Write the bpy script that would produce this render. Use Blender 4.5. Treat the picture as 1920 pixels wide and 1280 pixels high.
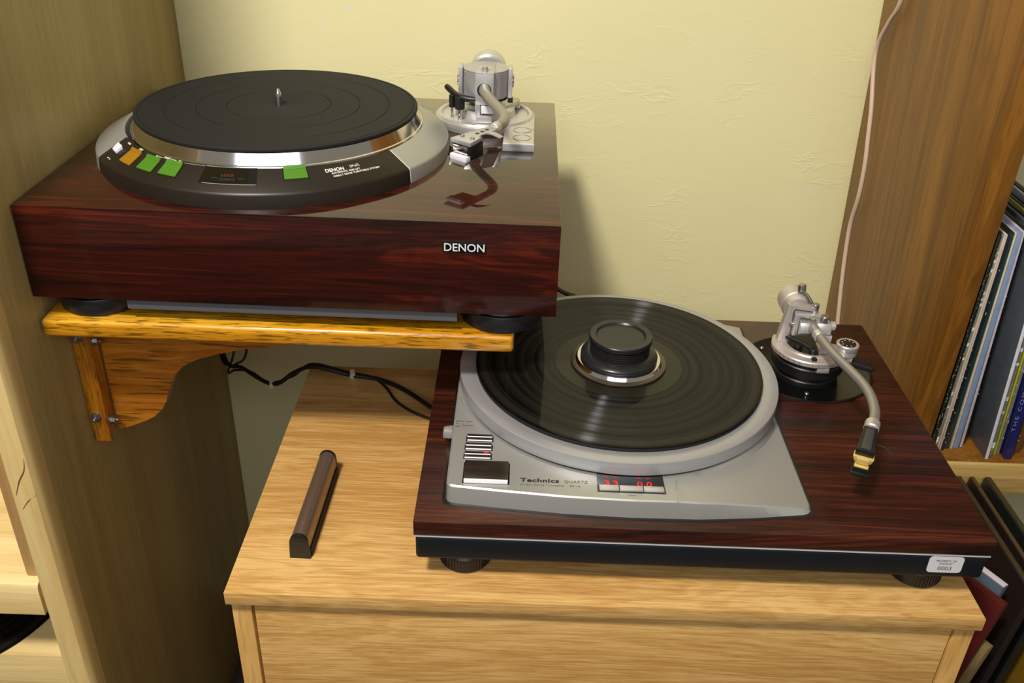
import bpy, bmesh, math, random
from mathutils import Vector, Matrix
random.seed(7)
PI = math.pi
sc = bpy.context.scene
COL = sc.collection
for o in list(bpy.data.objects): bpy.data.objects.remove(o)

def S(r, g, b):
    f = lambda c: (c/255/12.92) if c/255 <= .04045 else ((c/255+.055)/1.055)**2.4
    return (f(r), f(g), f(b), 1)

# ---------------------------------------------------------------- camera, world, lights, exposure
cam_d = bpy.data.cameras.new('camera'); cam = bpy.data.objects.new('camera', cam_d); COL.objects.link(cam)
cam_d.sensor_width = 36; cam_d.lens = 1749.14*36/1920; cam_d.clip_start = .02
cam.matrix_world = (Matrix.Translation((-.06588, -.84600, .62327)) @ Matrix.Rotation(-.002039, 4, 'Z')
                    @ Matrix.Rotation(1.043927, 4, 'X') @ Matrix.Rotation(.036676, 4, 'Z'))
sc.camera = cam
cam_d.dof.use_dof = False

w = bpy.data.worlds.new('world'); sc.world = w; w.use_nodes = True
w.node_tree.nodes['Background'].inputs[0].default_value = (1.0, .90, .70, 1)
w.node_tree.nodes['Background'].inputs[1].default_value = .24

def area(name, loc, target, size, power, color, sy=None):
    d = bpy.data.lights.new(name, 'AREA'); o = bpy.data.objects.new(name, d); COL.objects.link(o)
    d.energy = power; d.color = color
    if sy: d.shape = 'RECTANGLE'; d.size = size; d.size_y = sy
    else: d.shape = 'DISK'; d.size = size
    o.location = loc; o.rotation_euler = (Vector(target)-Vector(loc)).to_track_quat('-Z', 'Y').to_euler()
    return o
area('ceiling_lamp', (-.70, -1.30, 2.25), (-.1, .1, .1), .34, 70, (1, .93, .83))
area('front_window', (-.25, -2.5, 1.75), (-.1, 0, .15), 2.3, 30, (.86, .90, 1.0), .9)

sc.view_settings.view_transform = 'Standard'; sc.view_settings.look = 'None'
sc.view_settings.gamma = 1; sc.view_settings.use_curve_mapping = False
sc.view_settings.exposure = 0.0

# ---------------------------------------------------------------- materials
def mat_new(name):
    m = bpy.data.materials.new(name); m.use_nodes = True
    nt = m.node_tree; b = nt.nodes['Principled BSDF']
    return m, nt, b
def setp(b, **k):
    for n, v in k.items(): b.inputs[n.replace('_', ' ')].default_value = v
def plain(name, col, rough=.5, metal=0, coat=0, crough=.05, bump=0, bscale=400, emis=None, estr=0, var=0, **k):
    m, nt, b = mat_new(name)
    setp(b, Base_Color=col, Roughness=rough, Metallic=metal, Coat_Weight=coat, Coat_Roughness=crough, **k)
    if emis: b.inputs['Emission Color'].default_value = emis; b.inputs['Emission Strength'].default_value = estr
    if bump or var:
        tc = nt.nodes.new('ShaderNodeTexCoord'); n = nt.nodes.new('ShaderNodeTexNoise')
        n.inputs['Scale'].default_value = bscale; n.inputs['Detail'].default_value = 3
        nt.links.new(tc.outputs['Object'], n.inputs['Vector'])
        if bump:
            bp = nt.nodes.new('ShaderNodeBump'); bp.inputs['Strength'].default_value = bump; bp.inputs['Distance'].default_value = .0004
            nt.links.new(n.outputs['Fac'], bp.inputs['Height']); nt.links.new(bp.outputs['Normal'], b.inputs['Normal'])
        if var:
            mx = nt.nodes.new('ShaderNodeMix'); mx.data_type = 'RGBA'
            mx.inputs[6].default_value = tuple(c*(1-var) for c in col[:3])+(1,); mx.inputs[7].default_value = tuple(min(1, c*(1+var)) for c in col[:3])+(1,)
            nt.links.new(n.outputs['Fac'], mx.inputs[0]); nt.links.new(mx.outputs[2], b.inputs['Base Color'])
    return m
def wood(name, cols, axis='x', band=14, stretch=.06, fine=160, fstretch=.02, pore=.35, rough=.45, coat=0, crough=.05, bump=.15, dist=1.2, cath=.5, fstr=.25, cior=1.5, porepos=.42, spec=.5, freq=55):
    """cols: list of (pos, color); grain runs along axis"""
    m, nt, b = mat_new(name)
    N = nt.nodes.new; Lk = nt.links.new
    tc = N('ShaderNodeTexCoord')
    def mapped(sc_, st):
        mp = N('ShaderNodeMapping'); v = [sc_]*3; v['xyz'.index(axis)] = sc_*st
        mp.inputs['Scale'].default_value = v; Lk(tc.outputs['Object'], mp.inputs['Vector']); return mp
    mp = mapped(band, stretch)
    n1 = N('ShaderNodeTexNoise'); n1.inputs['Scale'].default_value = 1; n1.inputs['Detail'].default_value = 5; n1.inputs['Roughness'].default_value = .55; n1.inputs['Distortion'].default_value = dist
    Lk(mp.outputs[0], n1.inputs['Vector'])
    # growth lines: sine of the noise field
    ml = N('ShaderNodeMath'); ml.operation = 'MULTIPLY'; ml.inputs[1].default_value = freq; Lk(n1.outputs['Fac'], ml.inputs[0])
    sn = N('ShaderNodeMath'); sn.operation = 'SINE'; Lk(ml.outputs[0], sn.inputs[0])
    ma = N('ShaderNodeMath'); ma.operation = 'MULTIPLY_ADD'; ma.inputs[1].default_value = cath*.12; Lk(sn.outputs[0], ma.inputs[0]); Lk(n1.outputs['Fac'], ma.inputs[2])
    mp2 = mapped(fine, fstretch)
    n2 = N('ShaderNodeTexNoise'); n2.inputs['Scale'].default_value = 1; n2.inputs['Detail'].default_value = 4; n2.inputs['Roughness'].default_value = .6
    Lk(mp2.outputs[0], n2.inputs['Vector'])
    m3 = N('ShaderNodeMath'); m3.operation = 'MULTIPLY_ADD'; m3.inputs[1].default_value = fstr; Lk(n2.outputs['Fac'], m3.inputs[0]); Lk(ma.outputs[0], m3.inputs[2])
    m4 = N('ShaderNodeMath'); m4.operation = 'SUBTRACT'; m4.inputs[1].default_value = fstr*.5; Lk(m3.outputs[0], m4.inputs[0])
    rp = N('ShaderNodeValToRGB'); e = rp.color_ramp.elements
    e[0].position, e[0].color = cols[0]; e[1].position, e[1].color = cols[-1]
    for p_, c_ in cols[1:-1]: x = e.new(p_); x.color = c_
    Lk(m4.outputs[0], rp.inputs[0])
    # pores: dark short dashes
    mp3 = mapped(fine*1.9, fstretch*2.2)
    n3 = N('ShaderNodeTexNoise'); n3.inputs['Scale'].default_value = 1; n3.inputs['Detail'].default_value = 2
    Lk(mp3.outputs[0], n3.inputs['Vector'])
    r3 = N('ShaderNodeValToRGB'); r3.color_ramp.elements[0].position = porepos-.07; r3.color_ramp.elements[0].color = (1-pore, 1-pore, 1-pore, 1)
    r3.color_ramp.elements[1].position = porepos+.03; r3.color_ramp.elements[1].color = (1, 1, 1, 1); Lk(n3.outputs['Fac'], r3.inputs[0])
    mu = N('ShaderNodeMix'); mu.data_type = 'RGBA'; mu.blend_type = 'MULTIPLY'; mu.inputs[0].default_value = 1
    Lk(rp.outputs[0], mu.inputs[6]); Lk(r3.outputs[0], mu.inputs[7]); Lk(mu.outputs[2], b.inputs['Base Color'])
    setp(b, Roughness=rough, Coat_Weight=coat, Coat_Roughness=crough, Coat_IOR=cior, Specular_IOR_Level=spec)
    if bump:
        bp = N('ShaderNodeBump'); bp.inputs['Strength'].default_value = bump; bp.inputs['Distance'].default_value = .0003
        Lk(n2.outputs['Fac'], bp.inputs['Height']); Lk(bp.outputs['Normal'], b.inputs['Normal'])
    return m

M = {}
M['veneer_left'] = wood('pale_veneer', [(.3, S(146, 126, 78)), (.5, S(162, 142, 90)), (.7, S(176, 156, 102))], 'z', band=9, stretch=.05, fine=300, fstretch=.03, pore=.13, rough=.45, bump=.1, cath=.15, fstr=.5)
M['beech'] = wood('pale_solid_wood', [(.3, S(204, 172, 106)), (.7, S(232, 208, 146))], 'z', band=14, stretch=.06, fine=200, pore=.08, rough=.45, bump=.05, cath=.3)
M['inner_wood'] = wood('tan_board_wood', [(.3, S(168, 128, 76)), (.7, S(196, 158, 102))], 'z', band=14, stretch=.06, fine=200, pore=.08, rough=.5, bump=.05, cath=.3)
M['beech_x'] = wood('pale_solid_wood_across', [(.3, S(204, 174, 110)), (.7, S(232, 208, 148))], 'x', band=14, stretch=.06, fine=200, pore=.08, rough=.45, bump=.05, cath=.3)
M['pine'] = wood('brown_stained_pine', [(.25, S(90, 54, 10)), (.5, S(120, 76, 18)), (.75, S(144, 96, 32))], 'z', band=26, stretch=.035, fine=150, fstretch=.012, pore=.12, rough=.42, bump=.1, cath=.55, dist=.8, fstr=.3)
M['pine_x'] = wood('light_knotty_pine', [(.3, S(150, 118, 60)), (.7, S(192, 164, 100))], 'x', band=16, stretch=.07, fine=150, pore=.2, rough=.5, cath=.5)
M['oak'] = wood('light_oak_veneer', [(.25, S(174, 128, 68)), (.5, S(194, 151, 88)), (.75, S(210, 172, 108))], 'x', band=17, stretch=.13, fine=620, fstretch=.028, pore=.14, rough=.38, bump=.06, cath=.75, freq=95, dist=.5, fstr=1.25)
M['oak_z'] = wood('light_oak_upright', [(.28, S(176, 130, 66)), (.72, S(212, 172, 104))], 'z', band=14, stretch=.1, fine=190, fstretch=.03, pore=.2, rough=.4, bump=.08, cath=.5)
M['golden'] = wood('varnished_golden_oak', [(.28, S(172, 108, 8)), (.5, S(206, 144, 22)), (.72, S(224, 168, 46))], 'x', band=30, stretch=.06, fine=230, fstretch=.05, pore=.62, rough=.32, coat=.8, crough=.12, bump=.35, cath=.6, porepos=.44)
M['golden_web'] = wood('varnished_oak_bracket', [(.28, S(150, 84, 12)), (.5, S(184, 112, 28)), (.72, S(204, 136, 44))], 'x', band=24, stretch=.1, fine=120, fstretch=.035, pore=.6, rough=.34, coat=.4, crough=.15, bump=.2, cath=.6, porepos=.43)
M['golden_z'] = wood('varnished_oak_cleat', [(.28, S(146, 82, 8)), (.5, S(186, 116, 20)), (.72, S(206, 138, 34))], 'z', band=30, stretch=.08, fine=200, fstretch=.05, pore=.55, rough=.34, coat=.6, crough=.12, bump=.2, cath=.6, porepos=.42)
M['rosewood'] = wood('glossy_rosewood', [(.25, S(26, 8, 5)), (.42, S(42, 12, 7)), (.60, S(56, 16, 9)), (.80, S(90, 30, 14))], 'x', band=24, stretch=.08, fine=420, fstretch=.02, pore=.2, rough=.5, coat=1, crough=.012, bump=0, cath=.7, dist=1.0, fstr=.6, cior=1.6, spec=.05)
M['rosewood_front'] = wood('polished_rosewood_body', [(.25, S(26, 8, 5)), (.42, S(42, 12, 7)), (.60, S(56, 16, 9)), (.80, S(90, 30, 14))], 'x', band=24, stretch=.08, fine=420, fstretch=.02, pore=.2, rough=.5, coat=.45, crough=.10, bump=0, cath=.7, dist=1.0, fstr=.6, cior=1.5, spec=.1)
M['rosewood_satin'] = wood('satin_rosewood', [(.25, S(24, 10, 7)), (.42, S(44, 16, 10)), (.60, S(60, 23, 14)), (.80, S(86, 38, 22))], 'x', band=42, stretch=.055, fine=360, fstretch=.02, pore=.28, rough=.36, coat=.12, crough=.2, bump=.05, cath=.9, dist=1.2, fstr=.6)
M['silver'] = plain('satin_silver', S(188, 188, 192), .36, .65, bump=.12, bscale=2500)
M['silver_paint'] = plain('silver_grey_paint', S(170, 170, 166), .36, .5, bump=.06, bscale=2500)
M['platter'] = plain('cast_platter_silver', S(172, 172, 174), .34, .5, bump=.08, bscale=2500)
M['alu'] = plain('brushed_aluminium', S(204, 202, 200), .34, .65)
M['alu_warm'] = plain('champagne_aluminium', S(200, 190, 186), .36, .6)
M['chrome'] = plain('chrome', S(225, 225, 228), .09, 1)
M['rim'] = plain('polished_rim', S(222, 220, 222), .12, 1)
M['tube'] = plain('titanium_arm_tube', S(154, 150, 142), .38, .55)
M['black'] = plain('satin_black', S(20, 20, 21), .4)
M['blackgloss'] = plain('black_gloss', S(8, 8, 9), .08, coat=1, crough=.03)
M['base_black'] = plain('blue_black_vinyl', S(15, 20, 26), .5, bump=.1, bscale=900, Specular_IOR_Level=.3)
M['rubber'] = plain('rubber_mat', S(24, 24, 25), .7, bump=.12, bscale=1500, Specular_IOR_Level=.3)
M['satin_board'] = plain('satin_black_board', S(12, 12, 12), .28)
M['disc_metal'] = plain('dull_bronze', S(92, 84, 74), .3, .7)
M['foot'] = plain('black_foot', S(24, 24, 27), .34)
M['clamp'] = plain('anodised_black', S(46, 46, 46), .3, .4)
M['panel_black'] = plain('bronze_black_panel', S(44, 38, 31), .38, .4, bump=.05, bscale=2000)
M['green'] = plain('green_key', S(70, 122, 26), .4, coat=.3, crough=.15)
M['amber'] = plain('amber_key', S(150, 106, 10), .4, coat=.3, crough=.15)
M['white_print'] = plain('white_print', S(232, 228, 215), .5)
M['grey_print'] = plain('grey_print', S(96, 92, 84), .5)
M['dark_print'] = plain('dark_print', S(38, 30, 24), .5)
M['orange_print'] = plain('dim_orange_print', S(120, 44, 10), .5)
M['teal_print'] = plain('dim_teal_print', S(24, 68, 66), .5)
M['led'] = plain('red_led', S(120, 0, 0), .4, emis=(1, .012, .012, 1), estr=1.6)
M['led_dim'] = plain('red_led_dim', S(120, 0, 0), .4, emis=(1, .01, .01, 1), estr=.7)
M['nickel'] = plain('dark_nickel', S(92, 85, 79), .3, .9)
M['gold'] = plain('gold_yellow_plastic', S(206, 180, 104), .35, .2)
M['white_plastic'] = plain('white_plastic', S(226, 226, 232), .3)
M['sticker'] = plain('sticker_paper', S(206, 206, 210), .5)
M['undergrey'] = plain('grey_underside', S(96, 98, 104), .45, .2)
M['brush_metal'] = plain('bronze_brush_metal', S(140, 120, 104), .32, .7)
M['cable_black'] = plain('black_cable', S(20, 20, 22), .4)
M['cable_clear'] = plain('pinkish_clear_cable', S(206, 180, 158), .35, coat=.3)
M['tie'] = plain('translucent_tie', S(190, 178, 150), .4)
M['steel'] = plain('zinc_steel', S(170, 170, 172), .28, .95)
M['dim_ring'] = plain('dim_ring', S(58, 56, 52), .4)

def wall_material():
    m, nt, b = mat_new('cream_plaster'); N = nt.nodes.new; Lk = nt.links.new
    tc = N('ShaderNodeTexCoord')
    n = N('ShaderNodeTexNoise'); n.inputs['Scale'].default_value = 3.5; n.inputs['Detail'].default_value = 4; Lk(tc.outputs['Object'], n.inputs['Vector'])
    mx = N('ShaderNodeMix'); mx.data_type = 'RGBA'; mx.inputs[6].default_value = S(222, 215, 162); mx.inputs[7].default_value = S(232, 226, 176)
    Lk(n.outputs['Fac'], mx.inputs[0])
    # knocks: pale chips in the paint
    v = N('ShaderNodeTexNoise'); v.inputs['Scale'].default_value = 26; v.inputs['Detail'].default_value = 2; v.inputs['Distortion'].default_value = 1.5; Lk(tc.outputs['Object'], v.inputs['Vector'])
    r = N('ShaderNodeValToRGB'); r.color_ramp.elements[0].position = .715; r.color_ramp.elements[0].color = (0, 0, 0, 1); r.color_ramp.elements[1].position = .74; Lk(v.outputs['Fac'], r.inputs[0])
    m2 = N('ShaderNodeMix'); m2.data_type = 'RGBA'; m2.inputs[7].default_value = S(222, 220, 196)
    Lk(r.outputs[0], m2.inputs[0]); Lk(mx.outputs[2], m2.inputs[6]); Lk(m2.outputs[2], b.inputs['Base Color'])
    setp(b, Roughness=.5)
    mp = N('ShaderNodeMapping'); mp.inputs['Rotation'].default_value = (0, .5, 0); mp.inputs['Scale'].default_value = (1, 1, 2.2); Lk(tc.outputs['Object'], mp.inputs['Vector'])
    a = N('ShaderNodeTexNoise'); a.inputs['Scale'].default_value = 10; a.inputs['Detail'].default_value = 5; a.inputs['Roughness'].default_value = .55; a.inputs['Distortion'].default_value = .8; Lk(mp.outputs[0], a.inputs['Vector'])
    rr = N('ShaderNodeValToRGB'); 
    rr.color_ramp.elements[0].position = .47; rr.color_ramp.elements[1].position = .53; rr.color_ramp.elements[1].color = (0, 0, 0, 1); pk = rr.color_ramp.elements.new(.50); pk.color = (1, 1, 1, 1); Lk(a.outputs['Fac'], rr.inputs[0])
    k = N('ShaderNodeTexNoise'); k.inputs['Scale'].default_value = 9; k.inputs['Detail'].default_value = 2; Lk(tc.outputs['Object'], k.inputs['Vector'])
    kr = N('ShaderNodeValToRGB'); kr.color_ramp.elements[0].position = .50; kr.color_ramp.elements[1].position = .66; Lk(k.outputs['Fac'], kr.inputs[0])
    km = N('ShaderNodeMath'); km.operation = 'MULTIPLY'; Lk(rr.outputs[0], km.inputs[0]); Lk(kr.outputs[0], km.inputs[1])
    kq = N('ShaderNodeMath'); kq.operation = 'MULTIPLY'; kq.inputs[1].default_value = .45; Lk(km.outputs[0], kq.inputs[0])
    wv = N('ShaderNodeMath'); wv.operation = 'MULTIPLY_ADD'; wv.inputs[1].default_value = .7; Lk(a.outputs['Fac'], wv.inputs[0]); Lk(kq.outputs[0], wv.inputs[2])
    g = N('ShaderNodeTexNoise'); g.inputs['Scale'].default_value = 150; g.inputs['Detail'].default_value = 2; Lk(tc.outputs['Object'], g.inputs['Vector'])
    ad = N('ShaderNodeMath'); ad.operation = 'MULTIPLY_ADD'; ad.inputs[1].default_value = .30; Lk(g.outputs['Fac'], ad.inputs[0]); Lk(wv.outputs[0], ad.inputs[2])
    bp = N('ShaderNodeBump'); bp.inputs['Strength'].default_value = .5; bp.inputs['Distance'].default_value = .0011
    Lk(ad.outputs[0], bp.inputs['Height']); Lk(bp.outputs['Normal'], b.inputs['Normal'])
    return m
M['wall'] = wall_material()
M['floor'] = plain('brown_carpet', S(52, 44, 36), .9, bump=.4, bscale=300, var=.15)  # colour darkened to stand in for an unlit floor

def vinyl_material():
    m, nt, b = mat_new('pressed_vinyl'); N = nt.nodes.new; Lk = nt.links.new
    tc = N('ShaderNodeTexCoord'); sp = N('ShaderNodeSeparateXYZ'); Lk(tc.outputs['Object'], sp.inputs[0])
    c = N('ShaderNodeCombineXYZ'); Lk(sp.outputs[0], c.inputs[0]); Lk(sp.outputs[1], c.inputs[1])
    ln = N('ShaderNodeVectorMath'); ln.operation = 'LENGTH'; Lk(c.outputs[0], ln.inputs[0])
    n = N('ShaderNodeTexNoise'); n.noise_dimensions = '1D'; n.inputs['Scale'].default_value = 95; n.inputs['Detail'].default_value = 3
    Lk(ln.outputs['Value'], n.inputs['W'])
    r = N('ShaderNodeValToRGB'); r.color_ramp.elements[0].position = .38; r.color_ramp.elements[0].color = (.20, .20, .20, 1); r.color_ramp.elements[1].position = .62; r.color_ramp.elements[1].color = (.34, .34, .34, 1)
    Lk(n.outputs['Fac'], r.inputs[0]); Lk(r.outputs[0], b.inputs['Roughness'])
    r2 = N('ShaderNodeValToRGB'); r2.color_ramp.elements[0].position = .4; r2.color_ramp.elements[0].color = (.003, .003, .003, 1); r2.color_ramp.elements[1].position = .65; r2.color_ramp.elements[1].color = (.012, .011, .008, 1)
    Lk(n.outputs['Fac'], r2.inputs[0]); Lk(r2.outputs[0], b.inputs['Base Color'])
    tg = N('ShaderNodeTangent'); tg.direction_type = 'RADIAL'; tg.axis = 'Z'
    setp(b, Coat_Weight=.26, Coat_Roughness=.03, Specular_IOR_Level=.05)
    g = N('ShaderNodeBsdfAnisotropic'); g.inputs['Anisotropy'].default_value = .9; g.inputs['Roughness'].default_value = .55; g.inputs['Rotation'].default_value = 0.0
    r4 = N('ShaderNodeValToRGB'); r4.color_ramp.elements[0].position = .35; r4.color_ramp.elements[0].color = (.003, .003, .003, 1); r4.color_ramp.elements[1].position = .68; r4.color_ramp.elements[1].color = (.022, .022, .026, 1)
    Lk(n.outputs['Fac'], r4.inputs[0]); Lk(r4.outputs[0], g.inputs['Color']); Lk(tg.outputs[0], g.inputs['Tangent'])
    ad = N('ShaderNodeAddShader'); Lk(b.outputs[0], ad.inputs[0]); Lk(g.outputs[0], ad.inputs[1]); Lk(ad.outputs[0], nt.nodes['Material Output'].inputs['Surface'])
    return m
M['vinyl'] = vinyl_material()
M['deadwax'] = plain('dark_label', S(30, 27, 20), .4, coat=.28, crough=.05, Specular_IOR_Level=.2)

# ---------------------------------------------------------------- mesh helpers
class MB:
    def __init__(s): s.v = []; s.f = []
    def add(s, vs, fs):
        k = len(s.v); s.v += [Vector(p) for p in vs]; s.f += [tuple(i+k for i in f) for f in fs]; return s
    def from_bm(s, bm, mx=None):
        bm.verts.index_update()
        s.add([(mx @ v.co) if mx else v.co.copy() for v in bm.verts], [[v.index for v in f.verts] for f in bm.faces]); bm.free(); return s
    def box(s, x0, x1, y0, y1, z0, z1, bev=0, seg=2, mx=None):
        bm = bmesh.new(); bmesh.ops.create_cube(bm, size=1)
        for v in bm.verts: v.co = Vector(((x0+x1)/2+v.co.x*(x1-x0), (y0+y1)/2+v.co.y*(y1-y0), (z0+z1)/2+v.co.z*(z1-z0)))
        if bev: bmesh.ops.bevel(bm, geom=list(bm.edges), offset=bev, segments=seg, profile=.5, affect='EDGES')
        return s.from_bm(bm, mx)
    def hexa(s, pts, bev=0):
        """eight corners: bottom quad then top quad, same winding"""
        bm = bmesh.new(); vs = [bm.verts.new(p) for p in pts]
        for f in ((3, 2, 1, 0), (4, 5, 6, 7), (0, 1, 5, 4), (1, 2, 6, 5), (2, 3, 7, 6), (3, 0, 4, 7)): bm.faces.new([vs[i] for i in f])
        bmesh.ops.recalc_face_normals(bm, faces=list(bm.faces))
        if bev: bmesh.ops.bevel(bm, geom=list(bm.edges), offset=bev, segments=2, profile=.5, affect='EDGES')
        return s.from_bm(bm)
    def lathe(s, prof, c=(0, 0, 0), axis='z', n=64, a0=None, a1=None, mx=None):
        full = a0 is None
        A = [2*PI*i/n for i in range(n)] if full else [a0+(a1-a0)*i/n for i in range(n+1)]
        vs = []; fs = []; m = len(prof)
        for a in A:
            for r, z in prof:
                r = max(r, 0); p = Vector((r*math.cos(a), r*math.sin(a), z))
                if axis == 'y': p = Vector((p.x, -p.z, p.y))     # profile z runs towards -y
                if axis == 'x': p = Vector((p.z, p.x, p.y))
                if mx: p = mx @ p
                vs.append(p+Vector(c))
        k = len(A)
        for i in range(k if full else k-1):
            j = (i+1) % k
            for q in range(m-1):
                fs.append((i*m+q, j*m+q, j*m+q+1, i*m+q+1))
        if not full: fs += [tuple(range(m)), tuple(range((k-1)*m, k*m))[::-1]]
        return s.add(vs, fs)
    def cyl(s, p0, p1, r0, r1=None, n=24, bev=0):
        r1 = r0 if r1 is None else r1; p0 = Vector(p0); p1 = Vector(p1); d = p1-p0; L = d.length
        mx = d.to_track_quat('Z', 'Y').to_matrix().to_4x4()
        b = min(bev, L*.45, r0*.9, r1*.9) if bev else 0
        prof = [(0, 0), (r0-b, 0)] + ([(r0, b)] if b else []) + ([(r1, L-b)] if b else [(r1, L)]) + ([(r1-b, L)] if b else []) + [(0, L)]
        return s.lathe(prof, p0, 'z', n, mx=mx)
    def tube(s, pts, r, n=10, sub=6, cap=True):
        P = [Vector(p) for p in pts]; R = r if isinstance(r, (list, tuple)) else [r]*len(P)
        path = []; rad = []
        for i in range(len(P)-1):
            p0 = P[max(i-1, 0)]; p1 = P[i]; p2 = P[i+1]; p3 = P[min(i+2, len(P)-1)]
            for k in range(sub):
                t = k/sub; path.append(.5*((2*p1)+(p2-p0)*t+(2*p0-5*p1+4*p2-p3)*t*t+(3*p1-p0-3*p2+p3)*t**3)); rad.append(R[i]+(R[i+1]-R[i])*t)
        path.append(P[-1]); rad.append(R[-1])
        vs = []; fs = []; up = None
        for i, p in enumerate(path):
            d = (path[min(i+1, len(path)-1)]-path[max(i-1, 0)]).normalized()
            if up is None: up = d.orthogonal().normalized()
            up = (up-d*up.dot(d)).normalized(); sd = d.cross(up)
            for k in range(n): a = 2*PI*k/n; vs.append(p+(up*math.cos(a)+sd*math.sin(a))*rad[i])
        for i in range(len(path)-1):
            for k in range(n): j = (k+1) % n; fs.append((i*n+k, i*n+j, (i+1)*n+j, (i+1)*n+k))
        if cap: fs += [tuple(range(n))[::-1], tuple(range((len(path)-1)*n, len(path)*n))]
        return s.add(vs, fs)
    def prism(s, poly, fn, d0, d1, bev=0):
        """poly 2-D points, fn(a,b,d)->3-D point"""
        bm = bmesh.new()
        A = [bm.verts.new(fn(a, b, d0)) for a, b in poly]; B = [bm.verts.new(fn(a, b, d1)) for a, b in poly]; n = len(poly)
        bm.faces.new(A[::-1]); bm.faces.new(B)
        for i in range(n): bm.faces.new((A[i], A[(i+1) % n], B[(i+1) % n], B[i]))
        bmesh.ops.recalc_face_normals(bm, faces=list(bm.faces))
        if bev:
            ed = [e for e in bm.edges if (e.verts[0] in A) == (e.verts[1] in A)]
            bmesh.ops.bevel(bm, geom=ed, offset=bev, segments=2, profile=.5, affect='EDGES')
        return s.from_bm(bm)
    def build(s, name, m, parent=None, label=None, origin=None, ang=32):
        org = Vector(origin) if origin is not None else Vector((0, 0, 0))
        me = bpy.data.meshes.new(name); me.from_pydata([tuple(v-org) for v in s.v], [], s.f)
        me.validate()
        bm = bmesh.new(); bm.from_mesh(me); bmesh.ops.remove_doubles(bm, verts=bm.verts, dist=1e-6); bmesh.ops.recalc_face_normals(bm, faces=list(bm.faces)); bm.to_mesh(me); bm.free()
        me.materials.append(M[m] if isinstance(m, str) else m)
        me.shade_smooth(); me.set_sharp_from_angle(angle=math.radians(ang))
        o = bpy.data.objects.new(name, me); COL.objects.link(o)
        if origin is not None: o.location = org
        if parent: o.parent = parent
        if label: o['label'] = label
        return o
def tag(o, label, cat, group=None):
    o['label'] = label; o['category'] = cat
    if group: o['group'] = group
    return o
def thing(name, label, cat, loc=(0, 0, 0), rz=0, group=None):
    o = bpy.data.objects.new(name, None); o.empty_display_size = .02; COL.objects.link(o)
    o.location = loc; o.rotation_euler = (0, 0, rz); return tag(o, label, cat, group)
def struct(o): o['kind'] = 'structure'; return o

def text(s, name, width, height, mx, m, parent, label=None, bold=0.0, spacing=1.0, shear=0, align='l', thick=.00012):
    """lettering mesh scaled to width x cap height, in the local XY plane of mx"""
    cu = bpy.data.curves.new('t', 'FONT'); cu.body = s; cu.size = 1; cu.offset = bold; cu.space_character = spacing; cu.shear = shear; cu.resolution_u = 4; cu.extrude = .01
    ob = bpy.data.objects.new('t', cu); COL.objects.link(ob)
    dg = bpy.context.evaluated_depsgraph_get(); dg.update()
    me = bpy.data.meshes.new_from_object(ob.evaluated_get(dg))
    bpy.data.objects.remove(ob); bpy.data.curves.remove(cu)
    xs = [v.co.x for v in me.vertices]; ys = [v.co.y for v in me.vertices]
    x0, x1, y0, y1 = min(xs), max(xs), 0, .70
    sx = width/(x1-x0); sy = height/(y1-y0)
    ox = {'l': 0, 'c': -width/2}[align]
    for v in me.vertices: v.co = mx @ Vector(((v.co.x-x0)*sx+ox, v.co.y*sy, (v.co.z+.01)/.02*thick))
    me.materials.clear(); me.materials.append(M[m]); me.name = name
    o = bpy.data.objects.new(name, me); COL.objects.link(o); o.parent = parent
    if label: o['label'] = label
    return o
def frame(o, x, y): # matrix from origin, x dir, y dir
    x = Vector(x).normalized(); y = Vector(y); z = x.cross(y).normalized(); y = z.cross(x)
    return Matrix(((x.x, y.x, z.x, o[0]), (x.y, y.y, z.y, o[1]), (x.z, y.z, z.z, o[2]), (0, 0, 0, 1)))

# ================================================================ the setting
FLOOR = -.72
struct(MB().box(-2.2, 2.2, .4533, .60, FLOOR, 1.7).build('wall_back', 'wall'))
struct(MB().box(-2.2, 2.2, -3.2, .4533, FLOOR-.06, FLOOR).build('floor', 'floor'))

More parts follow.
